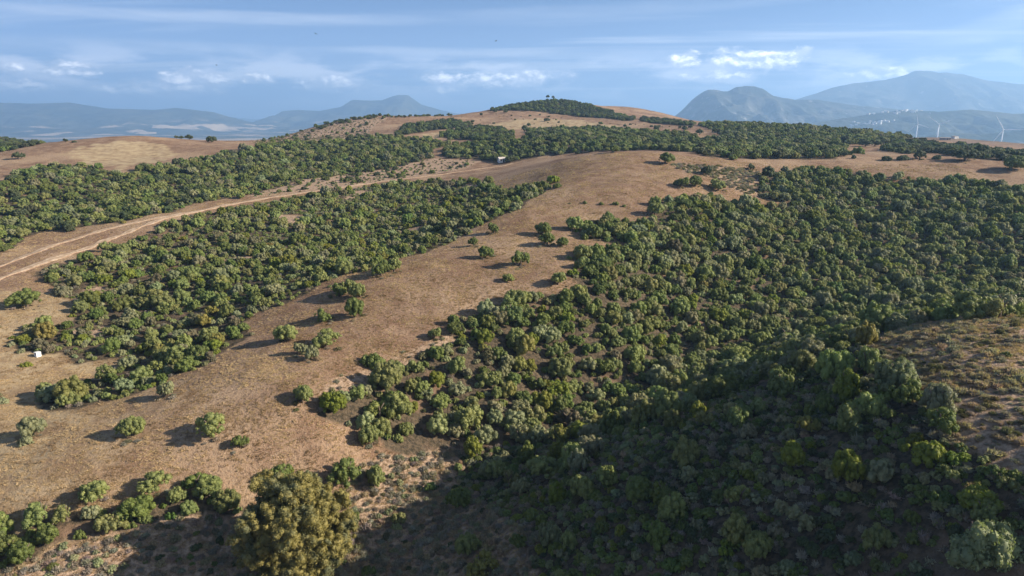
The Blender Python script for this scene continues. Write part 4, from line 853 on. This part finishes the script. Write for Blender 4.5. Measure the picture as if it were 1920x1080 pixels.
def plant(kind, x, y, z, w, asp, rot, variant, tint, label, group, trunk=True):
    nm = {'tree': 'tree', 'lone': 'tree', 'shrub': 'shrub', 'dry': 'dry_bush', 'pine': 'pine_tree', 'oak': 'oak_tree'}[kind]
    cat = {'tree': 'tree', 'lone': 'tree', 'shrub': 'shrub', 'dry': 'dry bush', 'pine': 'tree', 'oak': 'tree'}[kind]
    s = w / 2; hz = s * asp / ASPECT0[kind]
    if kind == 'dry':
        o = link(nm, CROWN[kind][variant]); crown = o
        o.location = (x, y, z)
    else:
        o = bpy.data.objects.new(nm, None); o.empty_display_size = 0.2; COL.objects.link(o); o.location = (x, y, z)
        if kind != 'shrub':
            link('trunk', PINE_TRUNK if kind == 'pine' else TRUNKS[variant % 4], parent=o)
        else:
            link('stem', STEMS[variant % 3], parent=o)
        crown = link('crown', CROWN[kind][variant], parent=o)
    o.scale = (s, s, hz); o.rotation_euler = (0, 0, rot)
    crown['tint'] = [float(q) for q in tint]
    tag(o, label, cat, group)
    return o, crown
SOURCE = {}
n_solo = {'tree': 0, 'shrub': 0}
for x, y, w, asp, kind, c, label in SOLO:
    if kind == 'tree': kind = 'lone'; w *= 1.1; asp *= 1.06
    var = prng.randrange(NV[kind]); t = np.array(COLOURS[c]) * prng.uniform(.92, 1.08)
    g = 'twin round trees beside the biggest one on the dome hill' if label.startswith('small round tree beside the biggest') else None
    o, cr = plant(kind, x, y, gz(x, y) - .05, w, asp, prng.uniform(0, 6.28), var, t, label, g)
    n_solo['shrub' if kind == 'shrub' else 'tree'] += 1
LANDMARKS = [('the big eucalyptus', EUCALYPTUS), ('the white utility box', TROUGH)]
for key, short in (('leaning olive-green tree', 'the leaning tree on the lower field'), ('broad olive tree right', 'the broad tree above the hedge'), ('tall-crowned olive', 'the lone tree in the bare notch'),
                   ('wide dark green bush with dry', 'the wide dark bush at the field edge'), ('small round olive tree with', 'the round tree at the grove fringe'), ('large round dark green tree alone', 'the large lone field tree'), ('round tree beside the grove', 'the round tree below the lone tree'),
                   ('pale olive tree, bigger', 'the pale twin trees at the path end'), ('bright green tree at the field corner', 'the bright tree at the field corner'), ('round grey-olive', 'the grey-olive tree topping the grove'), ('thin grey-green', 'the thin airy tree on the spur'),
                   ('lopsided', 'the lopsided tree on the crest'), ('yellow-green ball', 'the yellow-green ball tree'), ('pale grey-green round', 'the pale grey-green round tree'), ('tall pale olive tree on the lower', 'the tall pale olive tree'), ('very wide bright', 'the very wide bright bush'),
                   ('big vivid', 'the big vivid green bush'), ('dark tree leaning', 'the dark tree leaning at the hilltop rim'), ('lower yellow-green tree', 'the sunlit pair on the gully slope'), ('pale tree with a ragged', 'the ragged pale tree'), ('wide pale tree', 'the wide pale tree'),
                   ('dark tree with a lit top', 'the dark tree above the gully scrub'), ('round tree with a bright top', 'the bright-topped round tree'), ('wide round tree in the middle', 'the wide round slope tree'), ('pale pointed', 'the pale pointed tree'), ('tall yellow-green', 'the tall clumped yellow-green tree'),
                   ('solitary green', 'the solitary green gully bush'), ('broad two-tone', 'the broad two-tone tree'), ('dark round tree at the rim', 'the dark round tree at the rim'), ('vivid green bush lit', 'the vivid side-lit bush')):
    m_ = [s for s in SOLO if s[6].startswith(key)]
    LANDMARKS.append((short, (m_[0][0], m_[0][1])))
LM_XY = np.array([p for _, p in LANDMARKS]); LM_NAME = [q for q, _ in LANDMARKS]
# the plants that show largest stand as things of their own
cp_, sp2 = math.cos(R(14.25)), math.sin(R(14.25))
depth = PY_ * cp_ - (PZ - CAM_Z) * sp2
up = PY_ * sp2 + (PZ + PW * PA * .6 - CAM_Z) * cp_
uu = PX_ / depth * 1280 + 960; vv = 540 - up / depth * 1280
vis = (uu > -5) & (uu < 1925) & (vv > 180) & (vv < 1085)
show = np.where(vis, PW / depth, 0)
solo_mask = np.zeros(len(PX_), dtype=bool)
same = {k: (np.nonzero(PK == k)[0],) for k in ('tree', 'shrub', 'dry')}
for kind, cap in (('tree', 298 - n_solo['tree']), ('shrub', 298 - n_solo['shrub']), ('dry', 298)):
    idx = np.nonzero(PK == kind)[0]; idx = idx[np.argsort(-show[idx])][:cap]
    solo_mask[idx] = True
    for i in idx:
        noun = {'tree': 'tree', 'shrub': 'bush', 'dry': 'leafless bush'}[kind]
        w1, w2 = {'tree': (2.7, 4.0), 'shrub': (1.5, 2.0), 'dry': (0.9, 1.15)}[kind]
        size = 'large' if PW[i] > w2 else 'small' if PW[i] < w1 else 'middling'
        q0, q1 = {'tree': (.8, .95), 'shrub': (.6, .72), 'dry': (.58, .72)}[kind]
        form = 'tall' if PA[i] > q1 else 'flat' if PA[i] < q0 else 'round'
        a = PAr[i]
        dist = np.hypot(LM_XY[:, 0] - PX_[i], LM_XY[:, 1] - PY_[i]); j = int(np.argmin(dist))
        rel = 'beside' if dist[j] < 4 else 'near' if dist[j] < 12 else None
        words = '%s %s %s %s ' % (size, form, WORDS[PCc[i]], noun)
        nb = same[kind][0].copy(); dn = np.hypot(PX_[nb] - PX_[i], PY_[nb] - PY_[i]); dn[nb == i] = 1e9; k_ = nb[int(np.argmin(dn))]
        nsize = 'bigger' if PW[k_] > PW[i] * 1.15 else 'smaller' if PW[k_] < PW[i] * .87 else 'similar'
        if rel: label = words + '%s %s' % (rel, LM_NAME[j])
        elif a == 'grove':
            zg = PZ[i] - CAM_Z
            where = 'under the plateau rim' if PY_[i] > 225 else 'deep in the hollow' if zg < -45 else 'high in the grove' if zg > -40 else 'halfway down the grove'
            label = words + 'by a %s %s one %s' % (nsize, WORDS[PCc[k_]], where)
        else: label = words + PLACE[a]
        o, cr = plant(kind, PX_[i], PY_[i], PZ[i], PW[i], PA[i], PR[i], int(PV[i]), PT[i], label, label)
        SOURCE.setdefault((kind, int(PV[i])), cr)

# ---------------------------------------------------------------- the mass of smaller plants behind them
def scatter_group(name, sources):
    ng = bpy.data.node_groups.new(name, 'GeometryNodeTree')
    ng.interface.new_socket('Geometry', in_out='INPUT', socket_type='NodeSocketGeometry')
    ng.interface.new_socket('Geometry', in_out='OUTPUT', socket_type='NodeSocketGeometry')
    N, L = ng.nodes, ng.links
    gi = N.new('NodeGroupInput'); go = N.new('NodeGroupOutput')
    jn = N.new('GeometryNodeJoinGeometry')
    for s in sources:
        oi = N.new('GeometryNodeObjectInfo'); oi.transform_space = 'ORIGINAL'; oi.inputs['Object'].default_value = s; oi.inputs['As Instance'].default_value = True
        L.new(oi.outputs['Geometry'], jn.inputs[0])
    ip = N.new('GeometryNodeInstanceOnPoints'); ip.inputs['Pick Instance'].default_value = True
    def na(n, t):
        a = N.new('GeometryNodeInputNamedAttribute'); a.data_type = t; a.inputs['Name'].default_value = n; return a.outputs[0]
    L.new(gi.outputs[0], ip.inputs['Points']); L.new(jn.outputs[0], ip.inputs['Instance'])
    L.new(na('variant', 'INT'), ip.inputs['Instance Index']); L.new(na('turn', 'FLOAT_VECTOR'), ip.inputs['Rotation']); L.new(na('size', 'FLOAT_VECTOR'), ip.inputs['Scale'])
    L.new(ip.outputs[0], go.inputs[0])
    return ng
def scatter(name, label, xyz, size, turn, variant, tint, sources):
    me = bpy.data.meshes.new(name); n = len(xyz)
    me.vertices.add(n); me.vertices.foreach_set('co', np.asarray(xyz, dtype=np.float32).ravel())
    for nm, t, d in (('size', 'FLOAT_VECTOR', size), ('turn', 'FLOAT_VECTOR', turn), ('tint', 'FLOAT_VECTOR', tint)):
        a = me.attributes.new(nm, t, 'POINT'); a.data.foreach_set('vector', np.asarray(d, dtype=np.float32).ravel())
    a = me.attributes.new('variant', 'INT', 'POINT'); a.data.foreach_set('value', np.asarray(variant, dtype=np.int32))
    me.update()
    o = link(name, me); md = o.modifiers.new('scatter', 'NODES'); md.node_group = scatter_group(name, sources)
    tag(o, label, None, None, 'stuff')
    return o
for kind, name, label in (('tree', 'woodland', 'mass of further round trees covering the hollows and far hills'), ('shrub', 'undergrowth', 'mass of smaller green bushes under and between the trees'), ('dry', 'dry_scrub', 'mass of leafless brown and ashen bushes on banks and hilltop')):
    q = (PK == kind) & ~solo_mask
    src = [SOURCE[(kind, v)] for v in range(NV[kind]) if (kind, v) in SOURCE]
    s = PW[q] / 2; h = s * PA[q] / ASPECT0[kind]; n = q.sum()
    scatter(name, label, np.stack([PX_[q], PY_[q], PZ[q]], 1), np.stack([s, s, h], 1), np.stack([np.zeros(n), np.zeros(n), PR[q]], 1), PV[q] % len(src), PT[q], src)
    print(name, n)

# dry grass tufts over the open ground
def tuft_mesh(seed):
    r = np.random.default_rng(seed); n = 34
    d = unit(r.standard_normal((n, 3)) * (1, 1, .3) + (0, 0, .9)); o = r.standard_normal((n, 3)) * (.30, .30, 0); ln = .35 + .5 * r.random((n, 1))
    side = unit(np.cross(d, r.standard_normal((n, 3)))) * .07; tip = o + d * ln
    V = np.stack([o - side, o + side, tip], 1).reshape(-1, 3)
    return mesh_np('grass_tuft', V, [np.arange(n * 3).reshape(-1, 3)])
def open_ground(n, x0, x1, y0, y1, seed):
    r = np.random.default_rng(seed); x = r.uniform(x0, x1, n); y = y0 * (y1 / y0) ** r.random(n)
    ok = np.abs(x) < .86 * y + 12; x, y = x[ok], y[ok]
    cov = np.zeros(len(x), dtype=bool); wx, wy = wobble(x, y, 2.5)
    for k in ('valley_thicket', 'upper_woods', 'grove', 'shaded_slope', 'gully_hedge', 'belt'): cov |= inside(AREAS[k], wx, wy)
    x, y = x[~cov], y[~cov]
    dd = np.full(len(x), 99.0)
    near_road = np.nonzero((y > 140) & (x < 20))[0]
    for s0 in range(0, len(near_road), 4000):
        q = near_road[s0:s0 + 4000]
        dd[q] = np.sqrt(((x[q, None] - road_pts[None, ::2, 0]) ** 2 + (y[q, None] - road_pts[None, ::2, 1]) ** 2).min(1))
    x, y = x[dd > 1.9], y[dd > 1.9]
    keep = np.random.default_rng(seed + 1).random(len(x)) < np.clip(fbm(x / 5, y / 5, 3, 12) * 1.6 + .55, .08, 1)
    return x[keep], y[keep]
gx, gy = open_ground(520000, -190, 190, 62, 300, 5)
n = len(gx); r_ = np.random.default_rng(3)
gs = r_.uniform(.22, .42, n) + .35 * r_.random(n) ** 5; tone = fbm(gx / 3, gy / 3, 2, 4)[:, None] + .5
gt = (np.array([(0.20, 0.130, 0.080)]) * (1 - tone) + np.array([(0.52, 0.40, 0.26)]) * tone) * r_.uniform(.85, 1.35, (n, 1))
tufts = []
for i in range(3):
    me = tuft_mesh(500 + i); me.materials.append(TWIG)
    x, y = (-41.5 + i * 1.3, 86.0 + i)
    o = link('grass_tuft', me); o.location = (x, y, gz(x, y) - .02); o.scale = (.5, .5, .5); o['tint'] = [.4, .28, .17]
    tag(o, 'small tuft of dry straw grass near the leaning tree on the field', 'grass tuft', 'dry grass tufts near the leaning tree'); tufts.append(o)
scatter('dry_grass', 'short dry straw-coloured grass covering the open fields', np.stack([gx, gy, ground_z(gx, gy) - .03], 1), np.stack([gs, gs, gs * r_.uniform(.5, 1.0, n)], 1),
        np.stack([np.zeros(n), np.zeros(n), r_.uniform(0, 6.28, n)], 1), r_.integers(0, 3, n), gt, tufts)
print('grass', n)

# ---------------------------------------------------------------- eucalyptus in the gully
def eucalyptus():
    x, y = EUCALYPTUS; z = gz(x, y)
    o = bpy.data.objects.new('eucalyptus_tree', None); COL.objects.link(o); o.location = (x, y, z - .1)
    r = random.Random(5); g = Geo(); LB = []; H = 14.5
    g.tube([(0, 0, -.3), (.1, 0, 2.5), (-.1, .1, 5.0), (.1, 0, 8.0)], [.62, .5, .42, .28], 10)
    link('trunk', g.mesh('trunk', True), PALE_BARK, o)
    for k in range(11):
        a = 2.399 * k + r.uniform(-.3, .3); h0 = 2.8 + 5.0 * k / 11; rr = r.uniform(3.6, 5.6) * (1.0 if k < 7 else .6); h1 = h0 + r.uniform(2.2, 4.2)
        e = Vector((math.cos(a) * rr, math.sin(a) * rr, h1)); b = Vector((0, 0, h0)); mdl = (b + e) / 2 + Vector((r.uniform(-.4, .4), r.uniform(-.4, .4), .5))
        g = Geo(); g.tube([b, mdl, e], [.22, .15, .06], 7); link('limb', g.mesh('limb', True), PALE_BARK, o)
    # boughs, each carrying its own clumps of foliage
    for k in range(72):
        u = 1 - 1.72 * (k + .5) / 72; a = 2.399963 * k                 # over a broad rounded dome
        f = r.uniform(.62, .98); ring = math.sqrt(max(0, 1 - u * u)) * f
        bx, by, bz = math.cos(a) * ring * 6.9, math.sin(a) * ring * 6.9, 7.4 + u * f * 7.2
        if bz < .9: continue
        R0 = r.uniform(1.1, 1.9)
        LB.append((bx, by, bz, R0 * .62))
        for j in range(13):
            d = Vector((r.gauss(0, 1), r.gauss(0, 1), r.gauss(.25, .8))).normalized() * R0 * r.uniform(.65, 1.05)
            LB.append((bx + d.x, by + d.y, bz + d.z * .9, r.uniform(.28, .62)))
    for k in range(26): LB.append((r.uniform(-3.4, 3.4), r.uniform(-3.4, 3.4), r.uniform(3, 11), r.uniform(1.4, 2.2)))
    me = crown_mesh('eucalyptus_crown', np.array(LB), .19, 1.0, 900, core=.74, jitter=.75)
    cr = link('crown', me, EUC_LEAF, o); cr['tint'] = [0.235, 0.205, 0.070]
    tag(o, 'big ochre-green eucalyptus towering over the gully scrub', 'eucalyptus')
eucalyptus()

# ---------------------------------------------------------------- wind turbines
WHITE = plain('white_enamel', (0.78, 0.79, 0.80), .45, .4, .04, .05)
def turbine(x, y, hub_z, blade, yaw, angles, label):
    z0 = gz(x, y); H = hub_z - z0
    o = bpy.data.objects.new('wind_turbine', None); COL.objects.link(o); o.location = (x, y, z0 - 2); o.rotation_euler = (0, 0, yaw); H += 2
    g = Geo(); g.tube([(0, 0, 0), (0, 0, H * .5), (0, 0, H - 1.5)], [2.6, 2.2, 1.5], 16); link('tower', g.mesh('tower', True), WHITE, o)
    g = Geo(); g.box((0, 2.2, H), (3.6, 11, 3.8)); g.box((0, 6.5, H + 2.3), (2.4, 1.5, .9)); link('nacelle', g.mesh('nacelle'), WHITE, o)
    g = Geo(); g.tube([(0, -3.2, H), (0, -4.6, H), (0, -6.0, H), (0, -6.8, H)], [1.7, 1.9, 1.3, .3], 14); link('hub', g.mesh('hub', True), WHITE, o)
    for a in angles:
        g = Geo(); pts = []; cx, sx = math.cos(a), math.sin(a)
        prof = [(0, .9, .9), (.06, 1.1, .8), (.2, 2.1, .45), (.5, 1.45, .28), (.8, .85, .18), (1.0, .25, .08)]
        vs = []; fs = []
        for t, ch, th in prof:
            rad = 1.2 + t * blade; tw = (1 - t) * .35
            for k in range(8):
                q = 2 * math.pi * k / 8; lx, ly = math.cos(q) * ch, math.sin(q) * th
                lx, ly = lx * math.cos(tw) - ly * math.sin(tw), lx * math.sin(tw) + ly * math.cos(tw)
                vs.append((cx * rad - sx * lx, -5.0 + ly, H + sx * rad + cx * lx))
        for i in range(len(prof) - 1):
            for k in range(8): fs.append((i * 8 + k, i * 8 + (k + 1) % 8, (i + 1) * 8 + (k + 1) % 8, (i + 1) * 8 + k))
        fs += [tuple(range(8)), tuple(40 + k for k in range(8))[::-1]]
        g.add(vs, fs); link('blade', g.mesh('blade', True), WHITE, o)
    tag(o, label, 'wind turbine', 'wind turbines beyond the plateau')
for t in TURBINES: turbine(*t)

# ---------------------------------------------------------------- small buildings and the trough
LIME = plain('limewash', (0.74, 0.72, 0.68), .9, .1, .1, 1.5)
ROOF = plain('weathered_roof', (0.52, 0.46, 0.40), .9, .1, .2, 3)
TILE = plain('clay_tile', (0.33, 0.16, 0.09), .9, .1, .3, 3)
STONE = plain('rubble_stone', (0.27, 0.235, 0.20), .95, .05, .3, 1.2)
DARKP = plain('opening_shade', (0.03, 0.028, 0.026), .9, .05, .2, 2)  # near-black colour standing in for the shade inside openings
def cottage(xy, rot, w, d, h, label, wall_m, cat, lean=False):
    o = bpy.data.objects.new('cottage' if not lean else 'stone_shed', None); COL.objects.link(o); o.location = (xy[0], xy[1], gz(*xy) - .3); o.rotation_euler = (0, 0, rot)
    g = Geo(); t = .25
    g.box((0, -d / 2 + t / 2, h / 2), (w, t, h)); g.box((0, d / 2 - t / 2, h / 2), (w, t, h))
    g.box((-w / 2 + t / 2, 0, h / 2), (t, d - 2 * t, h)); g.box((w / 2 - t / 2, 0, h / 2), (t, d - 2 * t, h))
    if not lean:
        for s in (-1, 1): g.add([(s * (w / 2 - t / 2), -d / 2, h), (s * (w / 2 - t / 2), d / 2, h), (s * (w / 2 - t / 2), 0, h + d * .28)], [(0, 1, 2)])
    link('wall', g.mesh('wall'), wall_m, o)
    g = Geo(); ov = .3; rise = d * .28
    if lean: g.add([(-w / 2 - ov, -d / 2 - ov, h + .02), (w / 2 + ov, -d / 2 - ov, h + .02), (w / 2 + ov, d / 2 + ov, h + .7), (-w / 2 - ov, d / 2 + ov, h + .7), (-w / 2 - ov, -d / 2 - ov, h + .14), (w / 2 + ov, -d / 2 - ov, h + .14), (w / 2 + ov, d / 2 + ov, h + .82), (-w / 2 - ov, d / 2 + ov, h + .82)], [(3, 2, 1, 0), (4, 5, 6, 7), (0, 1, 5, 4), (1, 2, 6, 5), (2, 3, 7, 6), (3, 0, 4, 7)])
    else:
        for s in (-1, 1):
            e = Vector((0, s * (d / 2 + ov), h - .1)); tp = Vector((0, 0, h + rise)); X = Vector((w / 2 + ov, 0, 0)); U = Vector((0, 0, .14))
            g.add([e - X, e + X, tp + X, tp - X, e - X + U, e + X + U, tp + X + U, tp - X + U], [(0, 1, 2, 3), (4, 7, 6, 5), (0, 4, 5, 1), (1, 5, 6, 2), (3, 7, 4, 0), (2, 6, 7, 3)])
    link('roof', g.mesh('roof'), ROOF if not lean else STONE, o)
    g = Geo(); g.box((w * .15, -d / 2 - .02, 1.0), (.95, .1, 2.0)); link('door', g.mesh('door'), DARKP, o)
    g = Geo(); g.box((-w * .22, -d / 2 - .02, 1.5), (.8, .1, .8)); link('window', g.mesh('window'), DARKP, o)
    tag(o, label, cat)
cottage(HOUSE, .35, 4.2, 3.2, 2.3, 'tiny white cottage half hidden by trees at the end of the dirt track', LIME, 'house')
cottage(FARM, -.2, 11, 5, 2.4, 'long low stone farm shed on the brown rise before the turbines', STONE, 'shed', True)
cottage(FARM2, .3, 6, 5, 3.0, 'small white farm hut on the brown rise before the turbines', LIME, 'hut', True)
def trough():
    x, y = TROUGH; o = bpy.data.objects.new('utility_box', None); COL.objects.link(o); o.location = (x, y, gz(x, y) - .05); o.rotation_euler = (0, 0, -.5)
    g = Geo(); s, h, t = .85, .85, .1
    g.box((-s / 2 + t / 2, 0, h / 2), (t, s, h)); g.box((s / 2 - t / 2, 0, h / 2), (t, s, h)); g.box((0, s / 2 - t / 2, h / 2), (s - 2 * t, t, h)); g.box((0, 0, t / 2), (s - 2 * t, s - 2 * t, t))
    g.box((0, -s / 2 + t / 2, .17), (s - 2 * t, t, .34)); g.box((-.25, -s / 2 + t / 2, .6), (.14, t, .5)); g.box((.25, -s / 2 + t / 2, .6), (.14, t, .5))
    link('casing', g.mesh('casing'), LIME, o)
    g = Geo(); g.box((0, 0, h + .04), (s + .06, s + .06, .07)); link('lid', g.mesh('lid'), LIME, o)
    g = Geo(); g.box((0, -s / 2 + .13, .58), (.36, .05, .46)); link('opening', g.mesh('opening'), DARKP, o)  # dark panel behind the gap paints the shade of the box's hollow
    tag(o, 'small white utility box with a dark opening at the foot of the thicket trees', 'utility box')
trough()

# ---------------------------------------------------------------- white hill villages, too far to tell the houses apart
def village(name, label, cx, cy_, sx, sy, n, seed, zf):
    r = random.Random(seed); g = Geo()
    dg = bpy.context.evaluated_depsgraph_get(); dg.update()
    for k in range(n):
        x = cx + r.gauss(0, sx); y = cy_ + r.gauss(0, sy)
        hit_, loc, nrm_, idx, ob, mw = scene.ray_cast(dg, Vector((x, y, 3000)), Vector((0, 0, -1)))
        z = loc.z if hit_ else zf
        g.box((x, y, z + 1), (r.uniform(8, 16), r.uniform(8, 14), r.uniform(9, 16)), Matrix.Rotation(r.uniform(0, 3), 3, 'Z'))
    o = link(name, g.mesh(name), LIME); tag(o, label, None, None, 'stuff')
for v in VILLAGES: village(*v)

# ---------------------------------------------------------------- birds
FEATHER = plain('dark_feathers', (0.05, 0.045, 0.04), .8, .1, .2, 5)
def bird(loc, heading, bank, label):
    g = Geo(); g.tube([(0, -.34, 0), (0, -.2, 0), (0, .05, .01), (0, .25, .03), (0, .33, .03), (0, .40, .02)], [.02, .06, .085, .06, .045, .01], 8)
    vs = []; fs = []
    for s in (-1, 1):
        k = len(vs); vs += [(s * .05, .14, .03), (s * .05, -.10, .03), (s * .35, .16, .12), (s * .35, -.10, .11), (s * .80, -.02, .06), (s * .78, -.12, .06)]
        fs += [(k, k + 1, k + 3, k + 2), (k + 2, k + 3, k + 5, k + 4)]
    k = len(vs); vs += [(0, -.28, 0), (-.10, -.52, 0), (.10, -.52, 0)]; fs.append((k, k + 1, k + 2))
    g.add(vs, fs)
    o = link('bird', g.mesh('bird'), FEATHER); o.location = loc; o.rotation_euler = (0, bank, heading); tag(o, label, 'bird')
for b_ in BIRDS: bird(*b_)

# ---------------------------------------------------------------- the hazy air
def haze():
    m, N, L = mat('hazy_air'); v = N.new('ShaderNodeVolumePrincipled'); v.inputs['Color'].default_value = (0.39, 0.65, 1.0, 1); v.inputs['Density'].default_value = HAZE_DENSITY
    v.inputs['Anisotropy'].default_value = 0.25
    o_ = N.new('ShaderNodeOutputMaterial'); L.new(v.outputs[0], o_.inputs['Volume'])
    g = Geo(); x0, x1, y0, y1, z0, z1 = -42500, 42500, -1200, 25500, -260, 760
    g.box(((x0 + x1) / 2, (y0 + y1) / 2, (z0 + z1) / 2), (x1 - x0, y1 - y0, z1 - z0))
    o = link('haze', g.mesh('haze'), m); tag(o, kind='stuff')
HAZE_DENSITY = 1.35e-4
haze()
